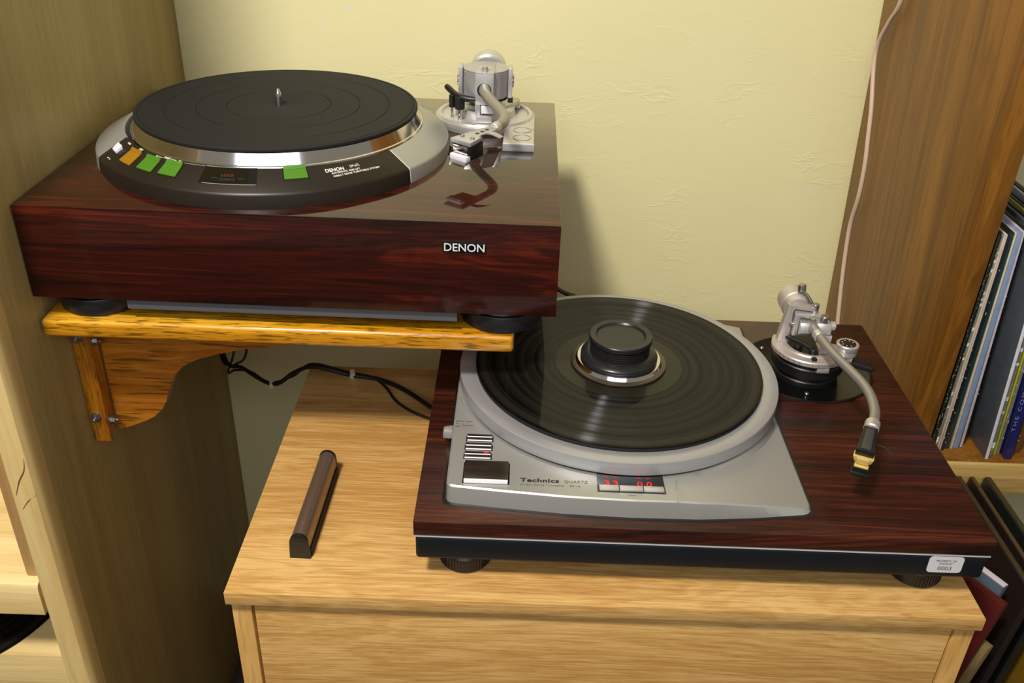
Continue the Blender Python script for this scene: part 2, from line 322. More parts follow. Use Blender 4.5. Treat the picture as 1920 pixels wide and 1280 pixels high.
# ================================================================ left bookcase
def bookcase():
    t = thing('bookcase', 'tall pale wood bookcase on the left with a veneered side panel', 'bookcase', (-.70, .17, FLOOR))
    o = (-.70, .17, FLOOR)
    def B(mb, n, m, p=t, l=None):
        for v in mb.v: v -= Vector(o)
        return mb.build(n, m, p, l)
    B(MB().box(-.560, -.5312, -.099, .452, FLOOR, 1.25, .0006), 'side_panel', 'veneer_left')
    # solid edging with a rounded outer corner
    poly = [(-.562, -.099), (-.562, -.118), (-.560, -.1215), (-.556, -.123), (-.540, -.123), (-.5365, -.1222), (-.5335, -.119), (-.5320, -.114), (-.5312, -.108), (-.5312, -.0993)]
    B(MB().prism(poly, lambda a, b, d: Vector((a, b, d)), FLOOR, 1.25), 'edge_strip', 'beech', l='pale solid wood edging with two brown scratches')
    B(MB().box(-.574, -.562, -.098, .45, FLOOR, -.2, .0005), 'inner_upright', 'beech')
    B(MB().box(-1.02, -.5625, -.098, .45, -.165, -.1225, .001), 'shelf_board', 'beech_x')
    lip = [(-.121, -.166), (-.121, -.128), (-.119, -.1235), (-.1145, -.1215), (-.099, -.1215), (-.099, -.166)]
    B(MB().prism(lip, lambda a, b, d: Vector((d, a, b)), -1.02, -.5645), 'shelf_lip', 'beech_x')
    B(MB().box(-1.02, -.5625, -.095, .45, -.36, -.262, .001), 'lower_shelf_board', 'beech_x')
    B(MB().box(-1.02, -.5625, .43, .45, FLOOR, 1.2), 'back_panel', 'beech')
    B(MB().box(-1.05, -1.02, -.12, .452, FLOOR, 1.25, .0006), 'far_side_panel', 'veneer_left')
    # two scratches on the edge strip
    m = MB(); m.tube([(-.5555, -.1232, .004), (-.5485, -.1232, .022), (-.5405, -.1228, .036), (-.5375, -.1222, .052)], [.0002, .0007, .0008, .0002], 5, 4)
    m.tube([(-.553, -.1232, -.014), (-.545, -.1230, -.003), (-.536, -.1222, .004)], [.0002, .0006, .0002], 5, 4)
    B(m, 'scratch', plain('scratch_brown', S(128, 92, 44), .7))
    return t
bookcase()
# upright board standing on the shelf inside the bookcase
bd = thing('leaning_board', 'pale wooden board standing upright inside the left bookcase', 'board', (-.574, .05, -.1215))
MB().box(-.0065, .0098, -.158, .26, .0005, .62, .001).build('board', 'inner_wood', bd)
# a black LP lying in the lower compartment
lp = MB(); lp.lathe([(.004, 0), (.150, 0), (.1508, .0008), (.150, .0016), (.06, .0016), (.004, .0016), (.004, 0)], n=120)
o = lp.build('vinyl_record', 'vinyl'); o.location = (-.762, .006, -.2615); tag(o, 'bare black record lying flat in the lower compartment of the left bookcase', 'record')

# ================================================================ right shelf unit
LEAN = -.0359
def right_unit():
    t = thing('shelf_unit', 'dark brown stained wooden shelf unit on the right holding records', 'shelf unit', (.75, .25, FLOOR)); o = Vector((.75, .25, FLOOR))
    def B(mb, n, m, p=t, l=None):
        for v in mb.v: v -= o
        return mb.build(n, m, p, l)
    z0, z1 = FLOOR, 1.2
    def X(x, z): return x+LEAN*z
    def Y(z): return .0913-.0801*z
    pts = [(X(.4245, z0), Y(z0), z0), (X(.4545, z0), Y(z0), z0), (X(.4545, z0), .452, z0), (X(.4245, z0), .452, z0),
           (X(.4245, z1), Y(z1), z1), (X(.4545, z1), Y(z1), z1), (X(.4545, z1), .452, z1), (X(.4245, z1), .452, z1)]
    B(MB().hexa(pts, .0025), 'side_panel', 'pine')
    B(MB().box(.458, 1.05, .088, .45, -.1135, -.068, .002), 'shelf_board', 'pine')  # darker wood than the front edge, colouring in the shadow on the shelf top
    B(MB().box(.458, 1.05, .0835, .0878, -.1135, -.068, .0012), 'front_edge', 'pine_x', l='light knotty wood front edge')
    B(MB().box(.452, 1.05, .10, .45, .62, .655, .002), 'upper_board', 'pine_x')
    B(MB().box(1.05, 1.08, .06, .452, z0, z1, .002), 'far_side_panel', 'pine')
right_unit()

# records standing on the right shelf
def sleeve(x, th, yb, lean, cover, spine, label, group='record sleeves on the right shelf', h=.305, tilt=-.08, extra=None):
    t = thing('record_sleeve', label, 'record sleeve', (x, yb, -.0678), 0, group)
    z = h
    def P(a, b, c): return Vector((a+lean*c, b+tilt*c, c))
    def hx(x0, x1, y0, y1, z0, z1): return [P(x0, y0, z0), P(x1, y0, z0), P(x1, y1, z0), P(x0, y1, z0), P(x0, y0, z1), P(x1, y0, z1), P(x1, y1, z1), P(x0, y1, z1)]
    MB().hexa(hx(0, th, .0012, .30, 0, z), .0003).build('cover', cover, t)
    MB().hexa(hx(0, th, 0, .0012, .0002, z-.0002), .0004).build('spine', spine, t)
    if extra: extra(t, P, th, z)
    return t
def C(n, r, g, b, rough=.4, coat=.3): 
    if n not in M: M[n] = plain(n, S(r, g, b), rough, coat=coat, crough=.2, var=.25, bscale=60)
    return n
C('card_black', 20, 22, 20); C('card_green', 38, 46, 26); C('card_cream', 204, 190, 158, .6, 0); C('card_bluegrey', 128, 146, 176); C('card_navy', 22, 30, 92)
C('card_grey', 74, 80, 86); C('card_lavender', 190, 178, 184, .5, 0); C('card_mottle', 120, 122, 112); C('card_yellow', 176, 172, 40); C('card_white', 214, 216, 220, .4); C('card_brown', 96, 62, 34); C('card_teal', 24, 52, 52)
def speck(t, P, th, z):   # worn pale nicks down the spine
    m = MB(); rnd = random.Random(int(th*1e6)+len(bpy.data.objects))
    for k in range(26):
        c = rnd.uniform(.01, z-.01); l = rnd.uniform(.0006, .0026); q = th*rnd.choice((.02, .06, .78))
        p = [P(q, -.0003, c), P(min(th, q+th*.16), -.0003, c), P(min(th, q+th*.16), .0003, c), P(q, .0003, c)]
        m.hexa(p+[v+Vector((0, 0, l)) for v in p])
    m.build('spine_wear', 'card_cream', t)['kind'] = 'stuff'
def lettered(t, P, th, z):
    mx = frame(P(th*.25, -.0004, .045), P(0, 0, 1)-P(0, 0, 0), (-1, 0, 0))
    text('THE COMPLETE', 'spine_lettering', .10, th*.5, mx, 'grey_navy_print', t, spacing=1.4)
def patches(t, P, th, z):
    rnd = random.Random(5)
    cols = ['card_white', 'card_lavender', 'card_mottle']
    for k in range(3):
        m = MB()
        for j in range(9):
            c = rnd.uniform(.01, z-.02); l = rnd.uniform(.003, .011)
            p = [P(th*.1, -.0003, c), P(th*.9, -.0003, c), P(th*.9, .0003, c), P(th*.1, .0003, c)]
            m.hexa(p+[v+Vector((0, 0, l)) for v in p])
        m.build('spine_print', cols[k], t)['kind'] = 'stuff'
M['grey_navy_print'] = plain('pale_navy_print', S(120, 126, 190), .5)
SL = [  # x, thickness, y, lean, cover, spine, label, extra, height
    (.4625, .0030, .104, -.040, 'card_black', 'card_green', 'thin dark green spine, first record beside the brown side panel', speck),
    (.4662, .0034, .106, -.045, 'card_black', 'card_black', 'thin black spine, second record from the brown side panel', speck),
    (.4702, .0036, .108, -.049, 'card_teal', 'card_mottle', 'narrow grey and coloured spine just left of the first cream spine', patches),
    (.4744, .0018, .107, -.053, 'card_cream', 'card_cream', 'first thin cream spine from the brown side panel', None),
    (.4768, .0018, .106, -.056, 'card_cream', 'card_lavender', 'second thin pale spine, touching the first cream one', None),
    (.4793, .0050, .108, -.060, 'card_black', 'card_black', 'black spine with pale worn nicks right of the two thin cream spines', speck),
    (.4850, .0075, .112, -.068, 'card_black', 'card_teal', 'broad blackish teal spine left of the lone cream spine', None),
    (.4933, .0028, .112, -.080, 'card_cream', 'card_cream', 'lone cream spine left of the blue grey sleeve', None),
    (.4970, .0090, .114, -.088, 'card_bluegrey', 'card_bluegrey', 'blue grey sleeve with a light edge, widest pale spine on the shelf', None),
    (.5068, .0040, .116, -.094, 'card_lavender', 'card_lavender', 'pale lavender spine directly right of the blue grey sleeve', None),
    (.5118, .0075, .126, -.098, 'card_black', 'card_black', 'black spine set back, left of the big grey plastic sleeve', speck),
    (.5290, .0050, .093, -.10, 'card_grey', 'card_white', 'grey plastic covered sleeve sticking out furthest, with a white edge', None),
    (.5350, .0075, .100, -.10, 'card_black', 'card_mottle', 'black and white mottled spine right of the grey plastic sleeve', patches),
    (.5435, .0030, .102, -.10, 'card_yellow', 'card_yellow', 'thin yellow spine on the right shelf', None),
    (.5475, .0050, .104, -.10, 'card_black', 'card_mottle', 'grey worn spine between the yellow and the navy spine', speck),
    (.5535, .0110, .094, -.10, 'card_navy', 'card_navy', 'navy blue spine with pale lettering on the right shelf', lettered),
    (.5655, .0050, .106, -.10, 'card_white', 'card_cream', 'cream spine right of the navy blue one at the frame edge', None),
    (.5715, .0090, .108, -.10, 'card_black', 'card_brown', 'brown spine at the right end of the visible records', speck),
]
topx = .4475
for x, th, yb, ln, cv, sp_, lb, ex in SL:
    th *= .78; tx_ = max(topx, x+ln*.305); topx = tx_+th+.0002      # stacked against each other at the top, looser at the foot
    sleeve(x, th, yb, (tx_-x)/.305, cv, sp_, lb, extra=ex)

# ================================================================ low things right of the cabinet
def slab(name, A, B, th, h, lean, m, em, label, cat, inset=None, group=None):
    """upright slab: top edge A (back) -> B (front), thickness towards +x, leaning so its top is further right"""
    A = Vector(A); B = Vector(B); d = (B-A).normalized(); nrm = Vector((-d.y, d.x, 0)); nrm = nrm if nrm.x > 0 else -nrm
    dn = Vector((-lean, 0, -1))*h
    base = (A+B)/2+dn+nrm*th/2
    t = thing(name, label, cat, base, 0, group)
    def H(a, b, o0, o1, k0, k1): return [v-base for v in [A+d*a+dn*k1+nrm*o0, A+d*b+dn*k1+nrm*o0, A+d*b+dn*k1+nrm*o1, A+d*a+dn*k1+nrm*o1, A+d*a+dn*k0+nrm*o0, A+d*b+dn*k0+nrm*o0, A+d*b+dn*k0+nrm*o1, A+d*a+dn*k0+nrm*o1]]
    L = (B-A).length
    MB().hexa(H(0, L, 0, th, .004, 1), .0008).build('cover', m, t)
    MB().hexa(H(0.0005, L-.0005, th*.15, th*.85, 0, .006), .0003).build('page_block', em, t)
    return t
C('red_cloth', 76, 9, 8, .5, .1); C('dark_brown_card', 24, 13, 9, .5, 0); C('tan_edge', 70, 52, 24, .6, 0); C('olive', 52, 42, 18, .6, 0); C('slate', 76, 86, 98, .4); C('tan_wood', 120, 100, 62, .5, 0)
TOP = -.085
Hh = .315
slab('binder', (.4320, -.0950, TOP), (.457, -.1375, TOP), .008, Hh, .165, 'red_cloth', 'red_cloth', 'dark red binder leaning beside the right side of the cabinet', 'binder')
slab('folder', (.437, -.058, TOP+.001), (.467, -.112, TOP+.001), .010, Hh, .165, 'slate', 'card_lavender', 'slate grey folder with a white edge behind the red binder', 'folder')
slab('tan_panel', (.4303, -.0905, -.150), (.4582, -.1375, -.150), .0115, Hh-.065, .165, 'tan_wood', 'tan_wood', 'small tan wooden panel between the red binder and the dark albums', 'panel')
slab('album', (.492, .080, TOP), (.494, -.118, TOP), .008, Hh, .10, 'dark_brown_card', 'olive', 'dark album with tan top edge, nearest to the red binder', 'album', group='dark albums standing low on the right')
slab('album', (.510, .080, TOP), (.510, -.09, TOP), .006, Hh, .10, 'dark_brown_card', 'tan_edge', 'dark album in the middle of the low row on the right', 'album', group='dark albums standing low on the right')
slab('album', (.528, .080, TOP), (.530, -.095, TOP), .009, Hh, .10, 'card_black', 'olive', 'dark album furthest right of the low row', 'album', group='dark albums standing low on the right')
slab('yellow_panel', (.552, .0, TOP-.05), (.560, -.13, TOP-.05), .010, Hh-.05, .13, C('card_yellow_brown', 110, 82, 18), 'tan_edge', 'yellow brown board at the bottom right edge of the photo', 'board')
cr = thing('storage_crate', 'dark low crate carrying the red binder and the dark albums', 'crate', (.48, -.05, FLOOR))
MB().box(-.106, .18, -.125, .125, 0, .319, .002).build('box', 'dark_brown_card', cr)

# ================================================================ oak cabinet
cab = thing('cabinet', 'light oak veneered cabinet carrying the silver turntable', 'cabinet', (.0275, -.045, FLOOR)); co = Vector((.0275, -.045, FLOOR))
def CB(mb, n, m, p=cab, l=None):
    for v in mb.v: v -= co
    return mb.build(n, m, p, l)
CB(MB().box(-.3151, .3702, -.2407, .1483, -.0145, 0, .0006), 'top_board', 'oak')
CB(MB().box(-.3125, -.2945, -.2335, .147, FLOOR, -.0147, .0006), 'side_panel', 'oak_z')
CB(MB().box(.3505, .3690, -.2335, .147, FLOOR, -.0147, .0006), 'side_panel', 'oak_z')
CB(MB().box(-.2945, .3505, .135, .146, FLOOR, -.0147), 'back_panel', 'oak_z')
CB(MB().box(-.2945, .3505, -.215, -.20, -.10, -.0147), 'front_rail', 'black')
CB(MB().box(-.2918, .3480, -.2335, -.216, -.35, -.0195, .0008), 'drawer', 'oak')
CB(MB().box(-.2918, .3480, -.2335, -.216, -.70, -.353, .0008), 'drawer', 'oak')
CB(MB().box(-.2945, .3505, -.215, .135, FLOOR+.02, FLOOR+.04), 'bottom_board', 'oak')

# record brush
br = thing('record_brush', 'bronze and black record cleaning brush lying on the cabinet', 'brush', (-.2545, -.128, 0), 0)
brm = Matrix.Rotation(math.radians(-1.2), 4, 'Z')
def arch(w, h, n=10, base=0):
    P = [(-w, base), (-w, h-w)]
    for i in range(n+1): a = PI-PI*i/n; P.append((w*math.cos(a), h-w+w*math.sin(a)))
    P += [(w, base)]; return P
f = lambda a, b, d: brm @ Vector((a*(1+.22*(1-b/.030)), d, b))
MB().prism(arch(.0082, .0285), f, -.0660, -.0625, .0005).build('end_cap', 'black', br)
MB().prism(arch(.0082, .0285), f, .0625, .0660, .0005).build('end_cap', 'black', br)
MB().prism(arch(.0078, .0280, base=.009), f, -.0625, .0625).build('handle', 'brush_metal', br, 'bronze metallic handle')
MB().prism([(-.0088, .0002), (-.0088, .0095), (.0088, .0095), (.0088, .0002)], f, -.0622, .0622).build('bristle_pad', 'rubber', br)
MB().cyl(brm @ Vector((0, -.0665, .019)), brm @ Vector((0, -.0658, .019)), .0011, n=12).build('screw', 'blackgloss', br)

# ================================================================ silver direct drive turntable (lower)
TT = thing('turntable', 'silver turntable on a wide satin rosewood plinth on the oak cabinet', 'turntable', (.0491, 0, 0), -.002)
MB().box(-.1943, .3194, -.2198, .172, .0568, .0730, .0008).build('plinth', 'rosewood_satin', TT)
MB().box(-.1935, .3185, -.2188, .1712, .0545, .0570).build('trim_strip', 'sticker', TT)
MB().box(-.1930, .3175, -.2185, .1708, .0280, .0547, .0035, 3).build('plinth_base', 'base_black', TT)
for fx, fy in ((-.150, -.183), (.276, -.181), (-.150, .135), (.276, .135)):
    m = MB(); R0 = .0243; prof = [(0, .0002), (R0-.002, .0002), (R0-.0005, .001), (R0, .003)]
    n_ = 96; m.lathe([(0, .0002), (R0-.002, .0002), (R0, .002), (R0, .016), (R0-.002, .018), (.012, .018), (.012, .0285), (0, .0285)], (fx, fy, 0), n=64)
    for k in range(48):
        a = 2*PI*k/48; c = (fx+R0*math.cos(a), fy+R0*math.sin(a), 0); m.box(-.0006, .0006, -.0005, .0005, .003, .015, mx=Matrix.Translation(c) @ Matrix.Rotation(a, 4, 'Z'))
    m.build('foot', 'foot', TT)
# asset sticker
stk = MB().prism([(.2655, .0378), (.2665, .0358), (.2685, .0350), (.2930, .0350), (.2955, .0358), (.2965, .0378), (.2965, .0508), (.2955, .0528), (.2930, .0536), (.2685, .0536), (.2665, .0528), (.2655, .0508)],
          lambda a, b, d: Vector((a, d, b)), -.2190, -.2186).build('asset_sticker', 'sticker', TT, 'white rounded sticker')
fr = lambda x, z: frame((x, -.2191, z), (1, 0, 0), (0, 0, 1))
text('PROPERTY OF', 'sticker_lettering', .0180, .0020, fr(.2810, .0478), 'grey_print', stk, align='c')
text('WOODROST', 'sticker_lettering', .0120, .0018, fr(.2810, .0447), 'grey_print', stk, align='c')
text('0003', 'sticker_lettering', .0125, .0044, fr(.2810, .0382), 'grey_print', stk, align='c')

# motor unit body: polar height field around the platter
def outline(ins=0, dy=0):
    P = [(.164-ins, .150-ins), (-.168+ins, .150-ins), (-.168+ins, -.1860+dy), (-.1672+ins, -.1900+dy), (-.1650+ins, -.1925+dy+ins), (-.161, -.1936+dy+ins),
         (-.12, -.1980+dy+ins), (-.06, -.2030+dy+ins), (0, -.2050+dy+ins), (.06, -.2040+dy+ins), (.11, -.1995+dy+ins), (.1570, -.1925+dy+ins), (.1615-ins*.7, -.1900+dy+ins*.7), (.1638-ins, -.1860+dy), (.164-ins, -.180)]
    return P
def ray_hit(P, a):
    d = Vector((math.cos(a), math.sin(a))); best = None
    for i in range(len(P)):
        p = Vector(P[i]); q = Vector(P[(i+1) % len(P)]); e = q-p; den = d.x*e.y-d.y*e.x
        if abs(den) < 1e-12: continue
        t = (p.x*e.y-p.y*e.x)/den; u = (p.x*d.y-p.y*d.x)/den
        if t > 0 and -1e-6 <= u <= 1+1e-6 and (best is None or t > best): best = t
    return best
def body_z(x, y):
    t = min(1, max(0, (x-.041)/.122)); return .0900-(.0004 if x > .041 else 0)-.0140*t**1.7
P0 = outline(0, 0); P1 = outline(.0002, .0035); P2 = outline(.0016, .0035)
ang = sorted(set([round(2*PI*i/360-PI, 5) for i in range(360)] + [round(math.atan2(y, x), 5) for x, y in P1]))
m = MB(); rows = []
for a in ang:
    ca, sa = math.cos(a), math.sin(a); r2 = ray_hit(P2, a); r1 = ray_hit(P1, a); r0 = ray_hit(P0, a)
    row = [(.1640, .0700), (.1640, .0880), (min(.1655, r2), .0885)]
    rl = .1712
    if r2 > rl+.002:
        zz = body_z(rl*ca, rl*sa)
        row += [(rl-.0012, .0883), (rl, max(zz, .0) if zz < .0883 else .0893)]
        if zz >= .0883: row[-1] = (rl, zz)
        else: row[-2] = (rl-.0012, zz+.0002)
        for k in range(1, 11): r = rl+(r2-rl)*k/10; row.append((r, body_z(r*ca, r*sa)))
    else:
        for k in range(12): r = min(.1655, r2)+(r2-min(.1655, r2))*(k+1)/12; row.append((r, min(.0893, body_z(r*ca, r*sa))))
    zt = row[-1][1]
    row += [(r1, zt-.0012), (r0, min(.0731, zt-.002)), (r0, .0725)]
    rows.append([(r*ca, r*sa, z) for r, z in row])
nr = len(rows[0]); m.add([p for r in rows for p in r], [(i*nr+j, i*nr+j+1, ((i+1) % len(rows))*nr+j+1, ((i+1) % len(rows))*nr+j) for i in range(len(rows)) for j in range(nr-1)])
body = m.build('motor_unit', 'silver_paint', TT, 'satin silver housing under the platter', ang=28)
# shade in the gap round the body, laid in as a black sheet
g0 = [(x*1.0+(.0028 if x > 0 else -.0034)*(abs(x) > .15), y+(.0022 if y > 0 else -.0030)) for x, y in outline()]
MB().prism(g0, lambda a, b, d: Vector((a, b, d)), .0728, .0733).build('gap_shade', 'black', TT)
MB().hexa([(.0407, -.1705, .0890), (.0411, -.1705, .0890), (.0391, -.2008, .0888), (.0387, -.2008, .0888), (.0407, -.1705, .0900), (.0411, -.1705, .0900), (.0391, -.2008, .0898), (.0387, -.2008, .0898)]).build('seam', 'grey_print', body)
# platter
MB().lathe([(0, .0905), (.1662, .0905), (.1673, .0912), (.1674, .1034), (.1670, .1044), (.1660, .1049), (.1560, .1049), (.1500, .1046), (0, .1046)], n=180).build('platter', 'platter', TT, ang=40)
MB().lathe([(0, .1046), (.1498, .1046), (.1502, .1052), (.1502, .1075), (.1496, .1080), (0, .1080)], n=160).build('platter_mat', 'rubber', TT, 'black rubber mat under the record')
MB().cyl((0, 0, .108), (0, 0, .1101), .0034).build('spindle', 'chrome', TT)
# keys
def key(x0, x1, y0, y1, h, m, name, wedge=0, label=None):
    fr_ = MB().box(x0-.0010, x1+.0012, y0-.0013, y1+.0002, .0890, .09025).build('key_recess', 'blackgloss', TT)
    z = .0903
    k = MB().hexa([(x0, y0, z), (x1, y0, z), (x1, y1, z), (x0, y1, z), (x0, y0+wedge, z+h), (x1, y0+wedge, z+h), (x1, y1, z+h*.8), (x0, y1, z+h*.8)], .0003).build(name, m, TT, label)
    return k
for (a, b, c, d) in ((-.1528, -.1287, -.1215, -.1142), (-.1535, -.1290, -.1352, -.1279), (-.1538, -.1293, -.1487, -.1414)):
    k = key(a, b, c, d, .0034, 'nickel', 'speed_key')
    MB().hexa([(a+.0002, c-.0006, .0905), (b-.0002, c-.0006, .0905), (b-.0002, c+.0020, .0905), (a+.0002, c+.0020, .0905), (a+.0002, c+.0016, .0940), (b-.0002, c+.0016, .0940), (b-.0002, c+.0022, .0941), (a+.0002, c+.0022, .0941)]).build('glint_edge', 'white_plastic', k, 'chrome front edge with its window glint painted white')  # white colour stands in for the window reflected in a chrome bevel
    if a < -.1537: MB().box(b-.0065, b-.0020, d-.0035, d-.0012, .0930, .09385).build('indicator', 'led_dim', k, 'small red indicator')
k = key(-.1525, -.1122, -.1845, -.1555, .0036, 'nickel', 'start_stop_key', label='wide brushed start stop key')
MB().hexa([(-.1522, -.1856, .0903), (-.1125, -.1856, .0903), (-.1125, -.1838, .0903), (-.1522, -.1838, .0903), (-.1522, -.1846, .0938), (-.1125, -.1846, .0938), (-.1125, -.1838, .0941), (-.1522, -.1838, .0941)], .0002).build('glint_edge', 'white_plastic', k, 'chrome front edge with its window glint painted white')  # window glint on the start key's bevel, painted white
text('start · stop', 'key_lettering', .0200, .0014, frame((-.1325, -.1700, .0937), (1, 0, 0), (0, 1, 0)), 'dark_print', k, align='c')
MB().hexa([(-.1775, -.1055, .080), (-.168, -.1060, .080), (-.168, -.0945, .080), (-.1775, -.0965, .080), (-.1770, -.1050, .0885), (-.168, -.1055, .0890), (-.168, -.0950, .0890), (-.1770, -.0970, .0885)], .0008).build('power_switch', 'alu', TT)
tx = lambda x, y, z=.0901: frame((x, y, z), (1, 0, 0), (0, 1, 0))
text('pitch  lock', 'panel_lettering', .0170, .0016, tx(-.1655, -.0905), 'dark_print', body)
text('on', 'panel_lettering', .0034, .0014, tx(-.1655, -.0945), 'dark_print', body)
text('off', 'panel_lettering', .0042, .0014, tx(-.1655, -.0995), 'dark_print', body)
text('power', 'panel_lettering', .0095, .0016, tx(-.1570, -.0975), 'dark_print', body)
MB().box(-.1586, -.1583, -.0995, -.0930, .0900, .09015).build('panel_rule', 'dark_print', body)
text('Technics', 'brand_lettering', .0352, .0052, tx(-.1012, -.1805), 'dark_print', body, bold=.03, spacing=1.08)
text('QUARTZ', 'model_lettering', .0215, .0036, tx(-.0612, -.1800), 'grey_print', body, spacing=1.1, shear=.15)
text('Direct Drive Turntable    SP-15', 'model_lettering', .0540, .0020, tx(-.1012, -.1855), 'grey_print', body)
text('pitch', 'panel_lettering', .0070, .0014, tx(-.0045, -.1950), 'grey_print', body)
dsp = MB().hexa([(-.0320, -.1912, .0888), (.0298, -.1912, .0888), (.0290, -.1600, .0888), (-.0312, -.1600, .0888), (-.0320, -.1912, .0903), (.0298, -.1912, .0903), (.0290, -.1600, .0903), (-.0312, -.1600, .0903)]).build('display_window', 'blackgloss', TT, 'black speed display with red digits')
for a, b in ((-.0302, -.0124), (-.0118, .0093), (.0099, .0280)):
    MB().box(a, b, -.1900, -.1833, .0903, .0925, .0005).build('pitch_key', 'alu', dsp)
tz = .0904
text('3', 'speed_digit', .0046, .0066, tx(-.0250, -.1818, tz), 'led', dsp); text('3', 'speed_digit', .0046, .0066, tx(-.0172, -.1818, tz), 'led', dsp)
text('0', 'pitch_digit', .0048, .0066, tx(.0048, -.1818, tz), 'led', dsp); text('0', 'pitch_digit', .0048, .0066, tx(.0132, -.1818, tz), 'led', dsp)
MB().cyl((.0113, -.1812, tz), (.0113, -.1812, tz+.0001), .0006, n=8).build('decimal_point', 'led', dsp)
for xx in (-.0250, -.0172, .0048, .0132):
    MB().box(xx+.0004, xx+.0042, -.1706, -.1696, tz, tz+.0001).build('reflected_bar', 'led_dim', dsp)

# --- S shaped tonearm on a black base
TA = MB().lathe([(0, .0731), (.0725, .0731), (.0725, .0740), (.0718, .0744), (.0690, .0744), (.0685, .0741), (0, .0741)], (.2225, .0640, 0), n=96).build('arm_board', 'satin_board', TT, 'round black arm board')
bx, by = .2175, .0520
m = MB(); m.lathe([(0, .0741), (.0350, .0741), (.0355, .0750), (.0355, .0810), (.0345, .0820), (.0345, .0860), (.0362, .0868), (.0380, .0872), (.0388, .0880), (.0388, .0985), (.0380, .0995), (.0372, .1000), (.0372, .1045), (.0360, .1050), (0, .1050)], (bx, by, 0), n=96)
for k in range(90):
    a = 2*PI*k/90; m.box(-.0005, .0005, -.0006, .0006, .0885, .0980, mx=Matrix.Translation((bx+.0388*math.cos(a), by+.0388*math.sin(a), 0)) @ Matrix.Rotation(a, 4, 'Z'))
base = m.build('arm_base', 'black', TT, 'knurled black arm base')
for q in ((.2089, .0082), (.1805, .1032), (.2700, .1000), (.2750, .0300)): MB().cyl((q[0], q[1], .0741), (q[0], q[1], .0758), .0026, .0022, 12, .0004).build('screw', 'steel', TA)
ARM = MB().lathe([(.0260, .1049), (.0412, .1049), (.0418, .1058), (.0418, .1100), (.0408, .1110), (.0310, .1112), (.0300, .1125), (.0262, .1125), (.0260, .1049)], (bx, by, 0), n=64, a0=math.radians(150), a1=math.radians(330)).build('tonearm', 'alu_warm', TT, 'champagne silver tonearm assembly')
A_ = ARM
MB().lathe([(0, .1046), (.0262, .1046), (.0262, .1085), (.0150, .1090), (0, .1090)], (bx, by, 0), n=48).build('pivot_well', 'black', A_)
# bridge to the anti skating dial
MB().prism([(.2240, .0560), (.2220, .0330), (.2440, .0290), (.2560, .0250), (.2620, .0360), (.2560, .0470), (.2400, .0560)], lambda a, b, d: Vector((a, b, d)), .1050, .1120, .0006).build('dial_bridge', 'alu_warm', A_)
dial = MB().lathe([(0, .1120), (.0112, .1120), (.0112, .1165), (.0106, .1170), (.0116, .1174), (.0120, .1182), (.0120, .1232), (.0112, .1240), (.0094, .1240), (.0092, .1234), (0, .1234)], (.2515, .0350, 0), n=48).build('anti_skate_dial', 'alu', A_)
MB().lathe([(0, .1234), (.0090, .1234), (.0088, .1238), (0, .1238)], (.2515, .0350, 0), n=32).build('dial_scale', 'blackgloss', dial)
m = MB()
for k in range(7):
    a = 2*PI*k/8+.3; m.box(-.0007, .0007, -.0004, .0004, .1237, .12395, mx=Matrix.Translation((.2515+.0062*math.cos(a), .0350+.0062*math.sin(a), 0)) @ Matrix.Rotation(a, 4, 'Z'))
m.build('dial_marks', 'white_print', dial)
# C shaped yoke rising from the plate
yk = [(.1815, .1110), (.1815, .1170), (.1868, .1565), (.1880, .1578), (.2140, .1545), (.2150, .1535), (.2150, .1495), (.1945, .1520), (.1930, .1505), (.1932, .1205), (.1950, .1180), (.1960, .1110)]
MB().prism(yk, lambda a, b, d: Vector((a, d, b)), .0560, .0650, .0008).build('yoke', 'alu_warm', A_)
MB().prism([(.1945, .1225), (.1945, .1480), (.1955, .1490), (.2220, .1478), (.2220, .1440), (.2000, .1452), (.1990, .1440), (.1990, .1225)], lambda a, b, d: Vector((a, d, b)), .0500, .0600, .0006).build('gimbal_frame', 'alu', A_)
MB().cyl((.1905, .055, .1345), (.2000, .055, .1345), .0026, n=16, bev=.0006).build('pivot_screw', 'steel', A_)
m = MB(); m.prism([(.0440, .1290), (.0440, .1345), (.0475, .1400), (.0590, .1400), (.0600, .1250), (.0480, .1240)], lambda a, b, d: Vector((d, a, b)), .2000, .2145, .0006)
m.prism([(.0440, .1290), (.0440, .1345), (.0475, .1400), (.0590, .1400), (.0600, .1250), (.0480, .1240)], lambda a, b, d: Vector((d, a, b)), .2185, .2340, .0006)
m.box(.2140, .2190, .0470, .0590, .1250, .1390, .0004)
m.build('arm_block', 'alu', A_, 'faceted silver pivot block')
MB().box(.2190, .2370, .0450, .0500, .1180, .1262, .0008).build('lower_block', 'alu_warm', A_)
MB().cyl((.2340, .0500, .1365), (.2392, .0500, .1365), .0050, n=24, bev=.0010).build('side_knob', 'alu', A_)
MB().cyl((.2170, .0600, .1470), (.2170, .0600, .1575), .0038, n=24, bev=.0005).build('pivot_screw', 'steel', A_)
MB().cyl((.2270, .0520, .1395), (.2270, .0520, .1475), .0050, n=24, bev=.0008).build('clamp_knob', 'steel', A_)
cw = MB().lathe([(0, 0), (.0125, 0), (.0150, .0012), (.0160, .0030), (.0160, .0100), (.0152, .0108), (.0165, .0118), (.0165, .0300), (.0150, .0315), (0, .0315)], (.2025, .0700, .1440), 'y', n=48, mx=Matrix.Scale(-1, 4, (0, 1, 0)))
cw.build('counterweight', 'alu_warm', A_)
MB().tube([(.2125, .0620, .1575), (.2095, .0700, .1610), (.2058, .0790, .1635)], .0020, 12).build('side_weight_rod', 'steel', A_)
MB().cyl((.2052, .0800, .1620), (.2046, .0810, .1705), .0044, n=20, bev=.0008).build('side_weight_knob', 'steel', A_)
